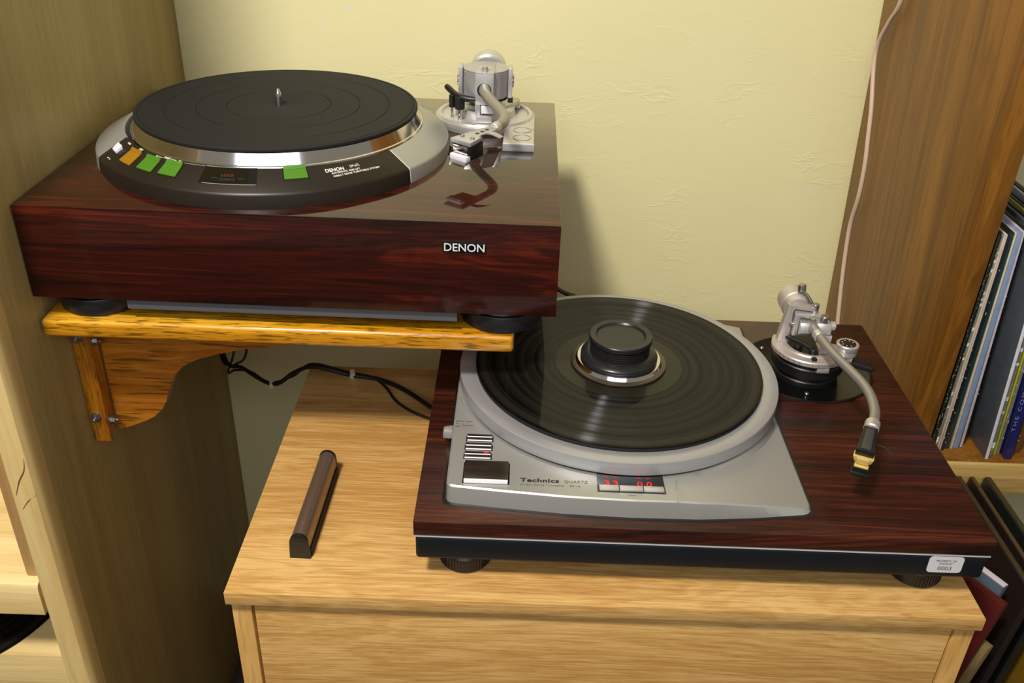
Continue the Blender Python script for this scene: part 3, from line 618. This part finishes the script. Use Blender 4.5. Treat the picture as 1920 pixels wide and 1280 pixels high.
MB().tube([(.1900, .0600, .1165), (.1960, .0520, .1172), (.2050, .0430, .1170), (.2140, .0330, .1155)], [.0030, .0026, .0022, .0022], 10).build('lift_arm', 'black', A_)
MB().cyl((.2010, .0420, .109), (.2010, .0420, .117), .0045, n=16).build('lift_post', 'black', A_)
m = MB(); m.prism([(.2480, .0440), (.2450, .0340), (.2780, .0190), (.2825, .0240), (.2825, .0310), (.2640, .0400)], lambda a, b, d: Vector((a, b, d-(a-.248)*.06)), .0985, .1045, .0008); m.build('lift_lever', 'black', A_)
m = MB(); m.box(.2090, .2210, .0140, .0230, .0990, .1075, .0008); m.box(.2095, .2150, .0150, .0200, .1070, .1140, .0006); m.build('arm_rest', 'black', A_)
MB().box(.2160, .2290, .0115, .0190, .0985, .1045, .0006).build('rest_block', 'alu', A_)
MB().cyl((.2140, .0300, .1040), (.2140, .0300, .1180), .0040, n=16, bev=.0006).build('rest_post', 'black', A_)
# scale engravings on the crescent edge
m = MB()
for k in range(9):
    a = math.radians(196+k*9); m.box(-.0001, .0002, -.00015, .00015, .1062, .1095, mx=Matrix.Translation((bx+.0418*math.cos(a), by+.0418*math.sin(a), 0)) @ Matrix.Rotation(a, 4, 'Z'))
m.build('scale_marks', 'dark_print', A_)
tb = [(.2135, .0530, .1350), (.2145, .0440, .1350), (.2160, .0300, .1350), (.2206, -.0051, .1350), (.2300, -.0440, .1350), (.2345, -.0660, .1350), (.2352, -.0880, .1348), (.2305, -.1150, .1342), (.2215, -.1350, .1332)]
MB().tube(tb, [.0060, .0060, .0052, .0049, .0049, .0049, .0049, .0049, .0049], 20, 8).build('arm_tube', 'tube', A_)
MB().cyl((.2153, .0330, .1350), (.2163, .0255, .1350), .0064, .0060, 24, .0005).build('neck_collar', 'alu', A_)
MB().cyl((.2240, -.1300, .1336), (.2190, -.1405, .1326), .0070, n=28, bev=.0010).build('collar', 'alu_warm', A_)
F = Vector((-.41, -.905, -.10)).normalized(); Sd = Vector((.911, -.412, 0)).normalized(); Up = Sd.cross(F)*-1
Up = Up if Up.z > 0 else -Up
HO = Vector((.2190, -.1400, .1325))
def hs(a, b, c): return HO+F*a+Sd*b+Up*c
def hbox(mb, a0, a1, w0, w1, c0, c1, bev=.0004, w0b=None, w1b=None):
    w0b = w0 if w0b is None else w0b; w1b = w1 if w1b is None else w1b
    return mb.hexa([hs(a0, -w0b, c0), hs(a0, w0b, c0), hs(a1, w1b, c0), hs(a1, -w1b, c0), hs(a0, -w0, c1), hs(a0, w0, c1), hs(a1, w1, c1), hs(a1, -w1, c1)], bev)
H = hbox(MB(), .0, .036, .0062, .0080, -.0035, .0040, .0008).build('headshell', 'black', A_)
hbox(MB(), .005, .034, .0036, .0042, .0040, .0046, .0002).build('headshell_facet', 'dim_ring', A_)
m = MB(); hbox(m, .030, .0385, .0088, .0090, -.0085, -.0030, .0003, .0060, .0070); hbox(m, .032, .0405, .0050, .0052, -.0090, -.0035, .0002); hbox(m, .032, .0430, .0060, .0062, -.0150, -.0100, .0004, .0045, .0048)
m.build('cartridge', 'gold', A_, 'yellow gold cartridge')
m = MB(); hbox(m, .030, .0470, .0072, .0078, -.0185, -.0155, .0004); hbox(m, .034, .0440, .0066, .0070, -.0155, -.0110, .0004); m.build('stylus_guard', 'black', A_)
MB().tube([hs(.020, .0070, .001), hs(.0215, .0120, .002), hs(.0230, .0180, .001), hs(.0260, .0225, -.0015)], [.0007, .0008, .0008, .0011], 8).build('finger_lift', 'black', A_)

# ---------------- the record and the clamp on the silver turntable
rec = MB().lathe([(.0036, .0), (.1490, .0), (.1503, .0006), (.1506, .0012), (.1503, .0019), (.1488, .0021), (.1466, .0018), (.0670, .0018), (.0036, .0018), (.0036, 0)], n=200).build('vinyl_record', 'vinyl')
rec.location = (.0491, 0, .1081); tag(rec, 'black vinyl record with a clamp on it, playing on the silver turntable', 'record')
MB().lathe([(.0505, .00181), (.0665, .00181), (.0668, .00200), (.0500, .00205), (.0036, .0020), (.0036, .0018), (.0505, .00181)], n=96).build('label', 'deadwax', rec, 'dark matt label area')
cl = thing('record_clamp', 'round black ribbed clamp pressed onto the vinyl record', 'record clamp', (.0493, .001, .1102))
MB().lathe([(0, .0002), (.0490, .0002), (.0502, .0008), (.0504, .0016), (.0500, .0026), (.0470, .0032), (.0455, .0034), (0, .0034)], n=96).build('base_disc', 'disc_metal', cl, 'brownish metal base disc')
MB().lathe([(.0390, .0034), (.0458, .0034), (.0456, .0038), (.0436, .0068), (.0390, .0068), (.0390, .0034)], n=96).build('chamfer_ring', 'chrome', cl, 'polished ring')
prof = [(0, .0068), (.0395, .0068), (.0405, .0072), (.0404, .0105), (.0395, .0118), (.0350, .0138), (.0325, .0146)]
z = .0146
for k in range(5): prof += [(.0316, z), (.0316, z+.0014), (.0300, z+.0016), (.0300, z+.0023), (.0316, z+.0026)]; z += .0026
prof += [(.0322, z+.0004), (.0330, z+.0010), (.0331, z+.0052), (.0323, z+.0062), (.0300, z+.0060), (.0262, z+.0058), (.0252, z+.0046), (.0246, z+.0038), (0, z+.0036)]
MB().lathe(prof, n=96).build('knob', 'clamp', cl)

# ================================================================ wall shelf of varnished oak
sh = thing('wall_shelf', 'varnished golden oak shelf with curved bracket, carrying the upper turntable', 'shelf', (-.30, .2, .1468)); so = Vector((-.30, .2, .1468))
def SB(mb, n, m, p=sh, l=None):
    for v in mb.v: v -= so
    return mb.build(n, m, p, l)
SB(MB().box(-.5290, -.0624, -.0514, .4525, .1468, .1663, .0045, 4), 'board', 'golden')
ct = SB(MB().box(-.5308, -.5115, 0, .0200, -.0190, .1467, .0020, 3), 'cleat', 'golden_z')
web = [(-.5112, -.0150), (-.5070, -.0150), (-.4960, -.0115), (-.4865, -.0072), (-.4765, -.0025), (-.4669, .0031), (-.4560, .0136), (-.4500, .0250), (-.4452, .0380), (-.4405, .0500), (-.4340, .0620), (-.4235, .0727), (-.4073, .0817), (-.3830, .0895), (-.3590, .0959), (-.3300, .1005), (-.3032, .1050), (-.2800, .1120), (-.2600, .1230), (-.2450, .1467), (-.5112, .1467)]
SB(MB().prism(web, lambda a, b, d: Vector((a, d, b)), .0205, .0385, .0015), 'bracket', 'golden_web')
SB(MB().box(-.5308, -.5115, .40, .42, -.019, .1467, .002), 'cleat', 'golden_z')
def bolt(p, d, n='bolt'):
    p = Vector(p); d = Vector(d)
    m = MB(); m.cyl(p, p+d*.0012, .0058, n=20); m.cyl(p+d*.0012, p+d*.0052, .0044, n=6); m.cyl(p+d*.0052, p+d*.0085, .0022, n=12, bev=.0005)
    SB(m, n, 'steel')
bolt((-.5232, 0, .1150+.002), (0, -1, 0)); bolt((-.5225, 0, .0150), (0, -1, 0))
bolt((-.5115, .0100, .1080), (1, 0, 0)); bolt((-.5115, .0105, .0050), (1, 0, 0))

# ================================================================ upper turntable
DN = thing('turntable', 'dark glossy rosewood turntable on the oak wall shelf', 'turntable', (-.322, .1397, 0), -.0077)
Z0 = .2863
MB().box(-.2063, .3006, -.1915, .209, .1916, Z0-.0016, .0003).build('plinth', 'rosewood_front', DN)
MB().box(-.2063, .3006, -.1915, .209, Z0-.0016, Z0, .0006).build('plinth_top', 'rosewood', DN, 'mirror glossy rosewood top veneer')
MB().box(-.118, .205, -.187, .195, .1795, .1915, .001).build('underside_pan', 'undergrey', DN, 'grey underside tray')
for fx, fy in ((-.1600, -.1420), (.2475, -.1445), (-.1600, .165), (.2475, .165)):
    MB().lathe([(0, .1664), (.0395, .1664), (.0415, .1680), (.0420, .1830), (.0412, .1845), (.0400, .1850), (.0380, .1850), (.0370, .1870), (.0340, .1885), (.0340, .1915), (0, .1915)], (fx, fy, 0), n=96).build('foot', 'foot', DN)
pl = MB().box(.1916, .2322, -.1925, -.1914, .2560, .2678, .0002).build('name_plate', 'blackgloss', DN, 'black plate with white name')
MB().box(.1916, .2322, -.1930, -.1925, .2669, .2678).build('plate_edge', 'nickel', pl)
text('DENON', 'brand_lettering', .0376, .0078, frame((.1930, -.1926, .2578), (1, 0, 0), (0, 0, 1)), 'white_plastic', pl, bold=.006)
MB().box(-.148, -.115, .196, .214, Z0, .3025, .001).build('hinge_block', 'black', DN)
# deck ring (cone); control sector in front
RC = (-.005, .004, 0)
def cz(r): return .3008+(.185-r)/.029*.0162
ringp = [(.1540, .3050), (.1540, cz(.156)-.0006), (.1560, cz(.156)), (.1835, cz(.1835)), (.1848, cz(.185)-.0006), (.1853, .2990), (.1862, Z0+.0001), (.1540, Z0+.0001), (.1540, .3050)]
aL, aR = math.radians(-147.3), math.radians(-32.8)
MB().lathe(ringp, RC, n=200, a0=aR+.004, a1=aL+2*PI-.001).build('deck_ring', 'silver_paint', DN, 'satin silver deck ring')
cp = MB().lathe(ringp, RC, n=120, a0=aL+.001, a1=aR-.001).build('control_panel', 'panel_black', DN, 'bronze black control panel')
MB().lathe([(r, z+.0001) for r, z in ringp], RC, n=1, a0=aR-.001, a1=aR+.004).build('panel_divider', 'white_plastic', DN)
def polar(a, r, dz=0): return Vector((RC[0]+r*math.cos(a), RC[1]+r*math.sin(a), cz(r)+dz))
def pbox(mb, a0, a1, r0, r1, h0, h1, n=4, bev=0, hin=None):
    hin = h1 if hin is None else hin
    a0, a1 = math.radians(a0), math.radians(a1); vs = []; 
    for i in range(n+1):
        a = a0+(a1-a0)*i/n; vs += [polar(a, r0, h0), polar(a, r1, h0), polar(a, r1, h1), polar(a, r0, hin)]
    fs = [(i*4+k, i*4+(k+1) % 4, (i+1)*4+(k+1) % 4, (i+1)*4+k) for i in range(n) for k in range(4)]+[(0, 1, 2, 3), (n*4+3, n*4+2, n*4+1, n*4)]
    return mb.add(vs, fs)
for (a0, a1, r0, r1, mt, nm, lb) in ((-135.6, -128.9, .1602, .1752, 'amber', 'stop_key', 'amber key'), (-125.5, -118.6, .1601, .1744, 'green', 'start_key', 'green key'), (-115.9, -109.0, .1594, .1735, 'green', 'start_key', 'green key'), (-74.3, -66.9, .1582, .1706, 'green', 'lifter_key', 'green key')):
    pbox(MB(), a0-.35, a1+.35, r0-.0003, r1+.0008, -.001, .00025).build('key_recess', 'blackgloss', cp)
    k = pbox(MB(), a0, a1, r0, r1, .0002, .0010, hin=.0010).build(nm, mt, cp, lb)
    pbox(MB(), a0, a1, r0, r0+.0026, .0010, .0013, hin=.0026).build('key_ridge', mt, cp)
pbox(MB(), -144.9, -140.6, .1652, .1718, 0, .0022, hin=.0036).build('power_switch', 'white_plastic', cp, 'small bright power switch')
pbox(MB(), -144.6, -137.6, .1660, .1735, 0, .0003).build('switch_slot', 'black', cp)
ds = pbox(MB(), -100.7, -82.8, .1578, .1756, -.001, .0004, n=10).build('display_window', 'blackgloss', cp, 'black quartz lock display')
pbox(MB(), -99.5, -82.9, .1753, .1757, .0004, .0006, n=10).build('display_edge', 'alu', cp)
pbox(MB(), -100.3, -82.9, .1575, .1579, .0004, .0006, n=10).build('display_edge', 'alu', cp)
for q in ((-109, -100.9, 'alu'), (-82.6, -74.6, 'alu'), (-66.5, -50, 'dim_ring'), (-50, -33.2, 'black')):
    pbox(MB(), q[0], q[1], .1574, .1578, 0, .00015, n=8).build('groove_line', q[2], cp)
def ctext(s_, adeg, r, width, h, mt, bold=0, name='panel_lettering', up=1, parent=cp, dz=.00005, twist=0):
    a = math.radians(adeg); p = polar(a, r, dz); t = Vector((-math.sin(a), math.cos(a), 0)); rd = Vector((-math.cos(a), -math.sin(a), .559))
    if twist: t = Matrix.Rotation(math.radians(twist), 3, 'Z') @ t; rd = Matrix.Rotation(math.radians(twist), 3, 'Z') @ rd
    return text(s_, name, width, h, frame(p, t, rd), mt, parent, bold=bold, align='c', thick=.00015)
ctext('POWER', -140.6, .1585, .0070, .0017, 'white_print', .03)
ctext('off  on', -141.5, .1795, .0085, .0014, 'white_print', .03)
ctext('STOP', -131.4, .1578, .0062, .0020, 'white_print', .03)
ctext('33', -121.6, .1582, .0032, .0018, 'white_print', .03); ctext('START', -116.7, .1573, .0085, .0020, 'white_print', .03); ctext('45', -111.2, .1577, .0034, .0018, 'white_print', .03)
pbox(MB(), -120.7, -118.7, .1570, .1573, 0, .00015).build('panel_rule', 'white_print', cp); pbox(MB(), -114.9, -112.6, .1566, .1569, 0, .00015).build('panel_rule', 'white_print', cp)
ctext('LIFTER', -73.2, .1556, .0125, .0024, 'white_print', .02); ctext('up/down', -67.6, .1554, .0115, .0017, 'white_print')
ctext('LOCK', -92.0, .1675, .0120, .0028, 'orange_print', parent=ds, dz=.0005, name='display_lettering')
ctext('QUARTZ', -91.9, .1718, .0150, .0026, 'teal_print', parent=ds, dz=.0005, name='display_lettering')
pbox(MB(), -97.0, -95.0, .1693, .1696, .0004, .0006).build('display_rule', 'teal_print', ds); pbox(MB(), -88.6, -86.6, .1693, .1696, .0004, .0006).build('display_rule', 'teal_print', ds)
ctext('DENON', -57.6, .1672, .0186, .0040, 'white_print', .02, 'brand_lettering'); ctext('DP-67L', -50.2, .1662, .0105, .0030, 'white_print', 0, 'model_lettering')
ctext('AUTOMATIC ARM LIFT', -54.2, .1698, .0300, .0021, 'white_print', .01); ctext('DIRECT DRIVE TURNTABLE SYSTEM', -50.8, .1727, .0495, .0021, 'white_print', .01, twist=0)
# platter rim, mat, spindle
MB().lathe([(.1400, .3000), (.1530, .3000), (.1530, .3160), (.1524, .3172), (.1512, .3178), (.1506, .3190), (.1462, .3282), (.1455, .3286), (.1400, .3286)], n=200).build('platter', 'rim', DN, 'polished platter rim', ang=25)
mp_ = [(.1400, .3284), (.1462, .3286), (.1474, .3298), (.1473, .3318), (.1463, .3327)]
for gr in (.1430, .1170, .0855, .0545): mp_ += [(gr+.0006, .3327), (gr+.0002, .3320), (gr-.0002, .3320), (gr-.0006, .3327)]
mp_ += [(.0110, .3327), (.0090, .3322), (0, .3322)]
MB().lathe(mp_, n=180).build('platter_mat', 'rubber', DN, 'black rubber mat')
MB().lathe([(0, .3322), (.0036, .3322), (.0036, .3415), (.0033, .3430), (.0022, .3475), (.0010, .3492), (0, .3494)], n=32).build('spindle', 'chrome', DN)

# --- tonearm of the upper turntable
ax, ay = .2155, .1190
def teardrop(R, xr, y0, x0):
    P = []
    for k in range(0, 61):
        a = math.radians(0+k*4.2); P.append((ax+R*math.cos(a), ay+R*math.sin(a)))
        if a > math.radians(250): break
    # from lower left round to the tail
    P = [(ax+R*math.cos(math.radians(a)), ay+R*math.sin(math.radians(a))) for a in range(0, 296, 5)]
    P += [(x0, y0), (xr, y0)]
    return P
m = MB(); m.prism(teardrop(.0590, ax+.0590, .0113, .2398), lambda a, b, d: Vector((a, b, d)), Z0, .2960, .0008)
BA = m.build('arm_base', 'alu', DN, 'silver tonearm base plate')
MB().lathe([(.0500, .2950), (.0575, .2950), (.0578, .2965), (.0560, .2985), (.0525, .2985), (.0510, .2970), (.0500, .2950)], (ax, ay, 0), n=120).build('base_rim', 'alu', BA)
for cy_ in (.0584, .0310):
    MB().lathe([(.0096, .2955), (.0104, .2955), (.0104, .2966), (.0096, .2966), (.0096, .2955)], (.2605, cy_, 0), n=48).build('key_ring', 'steel', BA)
    MB().lathe([(0, .2958), (.0095, .2958), (.0095, .2963), (0, .2963)], (.2605, cy_, 0), n=48).build('key_disc', 'alu', BA)
MB().box(.2715, .2742, .0116, .066, .2955, .2966, .0003).build('edge_rail', 'alu_warm', BA)
MB().lathe([(0, .2958), (.0355, .2958), (.0360, .2968), (.0350, .3030), (.0330, .3050), (.0240, .3052), (.0235, .3090), (.0205, .3110), (.0205, .3170), (.0190, .3180), (0, .3180)], (ax, ay+.004, 0), n=96).build('rotating_base', 'alu', BA)
MB().prism([(.2200, .1200), (.2300, .0980), (.2560, .1400), (.2560, .1490), (.2500, .1520), (.2350, .1440)], lambda a, b, d: Vector((a, b, d)), .3000, .3075, .0006).build('anti_skate_lever', 'alu', BA)
MB().cyl((.2535, .1470, .2960), (.2535, .1470, .3010), .0040, n=16, bev=.0005).build('screw', 'steel', BA)
hy = ay-.003
TAU = MB().lathe([(0, .3190), (.0255, .3190), (.0262, .3200), (.0270, .3210), (.0270, .3490), (.0266, .3494), (.0266, .3498), (.0270, .3502), (.0270, .3516), (.0264, .3520), (0, .3520)], (ax, hy, 0), n=96).build('tonearm', 'silver', DN, 'silver S shaped tonearm assembly')
MB().lathe([(.0200, .3170), (.0262, .3170), (.0262, .3192), (.0200, .3192), (.0200, .3170)], (ax, hy, 0), n=64).build('shadow_ring', 'base_black', TAU)
for sx in (-1, 1):
    MB().box(ax+sx*.0290-.0024, ax+sx*.0290+.0024, hy-.010, hy+.010, .3195, .3535, .0005).build('side_plate', 'alu', TAU)
    MB().cyl((ax+sx*.0300, hy, .3370), (ax+sx*.0330, hy, .3370), .0075, n=28, bev=.0008).build('pivot_cap', 'chrome' if sx < 0 else 'steel', TAU)
MB().box(ax+.0265, ax+.0325, hy-.010, hy-.004, .3135, .3196, .0004).build('stop_block', 'black', TAU)
MB().box(ax-.0105, ax+.0105, hy-.0330, hy-.0200, .3165, .3520, .0005).build('front_block', 'alu', TAU)
MB().box(ax-.0100, ax+.0110, hy-.0330, hy+.020, .3515, .3532, .0004).build('top_bar', 'silver', TAU)
MB().cyl((ax, hy-.0250, .3480), (ax, hy-.0250, .3590), .0036, n=24, bev=.0006).build('top_knob', 'alu_warm', TAU)
MB().lathe([(.0030, .3532), (.0080, .3532), (.0076, .3538), (.0030, .3538), (.0030, .3532)], (ax, hy-.010, 0), n=32).build('top_disc', 'alu', TAU)
MB().lathe([(.0064, 0), (.0080, 0), (.0080, .0009), (.0064, .0009), (.0064, 0)], (ax-.0002, hy-.0330, .3335), 'y', n=32).build('bearing_ring', 'black', TAU)
MB().box(ax-.0035, ax+.0110, hy-.0355, hy-.0260, .3070, .3155, .0005).build('lower_block', 'white_plastic', TAU)
MB().box(ax-.0085, ax+.0095, hy-.0385, hy-.0200, .2968, .3045, .0005).build('foot_block', 'alu', TAU)
MB().box(ax-.0105, ax-.0045, hy-.0320, hy-.0220, .3045, .3165, .0004).build('pillar', 'silver', TAU)
MB().lathe([(0, 0), (.0190, 0), (.0200, .0008), (.0200, .0040), (.0208, .0045), (.0213, .0060), (.0213, .0300), (.0200, .0315), (0, .0315)], (ax+.0005, hy+.036, .3360), 'y', n=56, mx=Matrix.Scale(-1, 4, (0, 1, 0))).build('counterweight', 'alu', TAU)
MB().cyl((ax, hy+.02, .3345), (ax, hy+.04, .3345), .0050, n=20).build('rear_stub', 'steel', TAU)
tb = [(ax, hy-.0290, .3352), (.2160, .0780, .3352), (.2190, .0590, .3350), (.2290, .0250, .3345), (.2385, -.0040, .3340), (.2418, -.0210, .3338), (.2405, -.0380, .3335), (.2345, -.0530, .3330)]
MB().tube(tb, [.0062, .0062, .0061, .0060, .0060, .0059, .0058, .0056], 20, 8).build('arm_tube', 'tube', TAU)
MB().cyl((.2352, -.0505, .3331), (.2318, -.0590, .3327), .0060, n=28, bev=.0008).build('collar', 'alu_warm', TAU)
F = Vector((-.60, -.79, -.06)).normalized(); F = (Vector((.2000, -.1000, .331))-Vector((.2335, -.0560, .333))).normalized(); Sd = Vector((-F.y, F.x, 0)).normalized(); Sd = Sd if Sd.x > 0 else -Sd
Up = F.cross(Sd); Up = Up if Up.z > 0 else -Up
HO = Vector((.2330, -.0570, .3330))
hbox(MB(), 0, .053, .0052, .0132, -.0022, .0022, .0006).build('headshell', 'silver', TAU, 'drilled silver headshell')
for a_ in (.012, .0195, .027): MB().cyl(hs(a_, 0, .0021), hs(a_, 0, .0025), .0021, n=16).build('headshell_hole', 'black', TAU)
for b_ in (-.0065, .0065):
    hbox(MB(), .038, .048, .0013, .0013, .0021, .0024, 0); m = MB(); c0 = hs(.042, b_, .0022); m.cyl(c0, c0+Up*.0016, .0022, n=16, bev=.0004); m.build('headshell_screw', 'steel', TAU)
m = MB(); m.prism([(.034, .0060), (.0335, .0105), (.031, .0150), (.027, .0195), (.0215, .0240), (.0155, .0240), (.0200, .0195), (.0240, .0150), (.0265, .0105), (.0265, .0060)], lambda a, b, d: hs(a, b, d+.0060*(1-((b-.0150)/.0095)**2)), 0, .0009); m.build('finger_lift', 'alu_warm', TAU)
CA = hbox(MB(), .030, .0525, .0102, .0106, -.0175, -.0023, .0006).build('cartridge', 'black', TAU, 'black cartridge with chrome front')
m = MB(); hbox(m, .0520, .0535, .0086, .0094, -.0110, -.0030, .0003); m.build('cartridge_front', 'chrome', CA)
m = MB(); hbox(m, .0500, .0570, .0106, .0106, -.0178, -.0120, .0005); m.build('stylus_plate', 'white_plastic', CA)
m = MB(); hbox(m, .0510, .0565, .0084, .0084, -.0216, -.0180, .0005); m.build('stylus_guard', 'alu', CA)
# black arm lifter with its two posts
MB().tube([(.1700, .1110, .3290), (.1735, .1060, .3275), (.1800, .0980, .3245), (.1880, .0905, .3225), (.1980, .0870, .3215), (.2060, .0860, .3215)], [.0032, .0036, .0034, .0038, .0036, .0032], 12).build('lifter_bar', 'black', TAU)
for px_, py_, r_ in ((.1775, .0960, .0036), (.1870, .0900, .0058)):
    MB().cyl((px_, py_, .3090), (px_, py_, .3235), r_, n=20, bev=.0006).build('lifter_post', 'black', TAU)
    MB().cyl((px_, py_, .2960), (px_, py_, .3092), r_*.42, n=14).build('lifter_rod', 'chrome', TAU)

# ================================================================ cables
def cable(name, runs, label, mt='cable_black', cat='cable'):
    m = MB()
    for pts, r in runs: m.tube(pts, r, 12, 6)
    c = sum((Vector(p) for p in runs[0][0]), Vector())/len(runs[0][0])
    o = m.build(name, mt, None, origin=c); tag(o, label, cat); return o
c1 = cable('power_cable', [([(-.485, .33, .06), (-.4777, .300, -.0827), (-.4330, .240, -.0660), (-.3740, .175, -.0480), (-.3400, .158, -.0180), (-.3079, .1350, .0065), (-.2621, .1225, .0045), (-.2250, .1120, .0060), (-.1900, .0830, .0110), (-.1529, .0380, .0170), (-.1475, .0320, .0180)], .0028)],
      'thick black cable running under the wall shelf to the silver turntable')
c2 = cable('signal_cable', [([(-.470, .34, .05), (-.460, .30, -.060), (-.4680, .280, -.098), (-.4520, .262, -.084), (-.4200, .232, -.066), (-.3820, .188, -.0540), (-.3430, .162, -.0260), (-.3120, .142, .0060), (-.2650, .1290, .0035), (-.2350, .1210, .0030), (-.2150, .1000, .0030), (-.1980, .0700, .0030), (-.1750, .0480, .0030), (-.1490, .0330, .0040)], .0016),
      ([(-.4360, .33, .10), (-.4420, .300, -.062), (-.4560, .286, -.088), (-.4780, .295, -.092), (-.492, .32, -.06)], .0017)],
      'thin black cable looping beside the thick one behind the cabinet')
def tie(p, name='cable_tie', label=''):
    o = MB().box(-.0030, .0030, -.0050, .0050, -.0040, .0040, .0008).build(name, 'tie'); o.location = p; o.rotation_euler = (.2, .2, .3); tag(o, label, 'cable tie')
tie((-.3760, .176, -.0490), label='pale tie on the cables left of the cabinet'); tie((-.2590, .1230, .0050), label='pale tie on the cables lying on the cabinet')
cable('rear_cable', [([(-.12, .36, .10), (-.03, .345, .042), (.0050, .335, .0210), (.0340, .33, .0130), (.10, .30, .000), (.16, .25, .003), (.20, .21, .0035)], .0032)], 'black cable showing behind the record, right of the upper turntable')
WC = [(.4013, .37, .70), (.4020, .362, .50), (.4033, .374, .4226), (.4044, .3993, .3921), (.4050, .4225, .3604), (.4056, .4234, .3325), (.4084, .4056, .2802), (.4095, .3949, .2395), (.4108, .3878, .2043), (.4124, .3885, .1575), (.4140, .3993, .1128), (.4158, .3961, .0641), (.4172, .3866, .0169), (.4188, .3747, -.0303), (.422, .36, -.10), (.43, .34, -.40), (.436, .33, -.715)]
cable('hanging_cable', [(WC, .0030)], 'pinkish translucent cable hanging down the brown side panel', 'cable_clear')
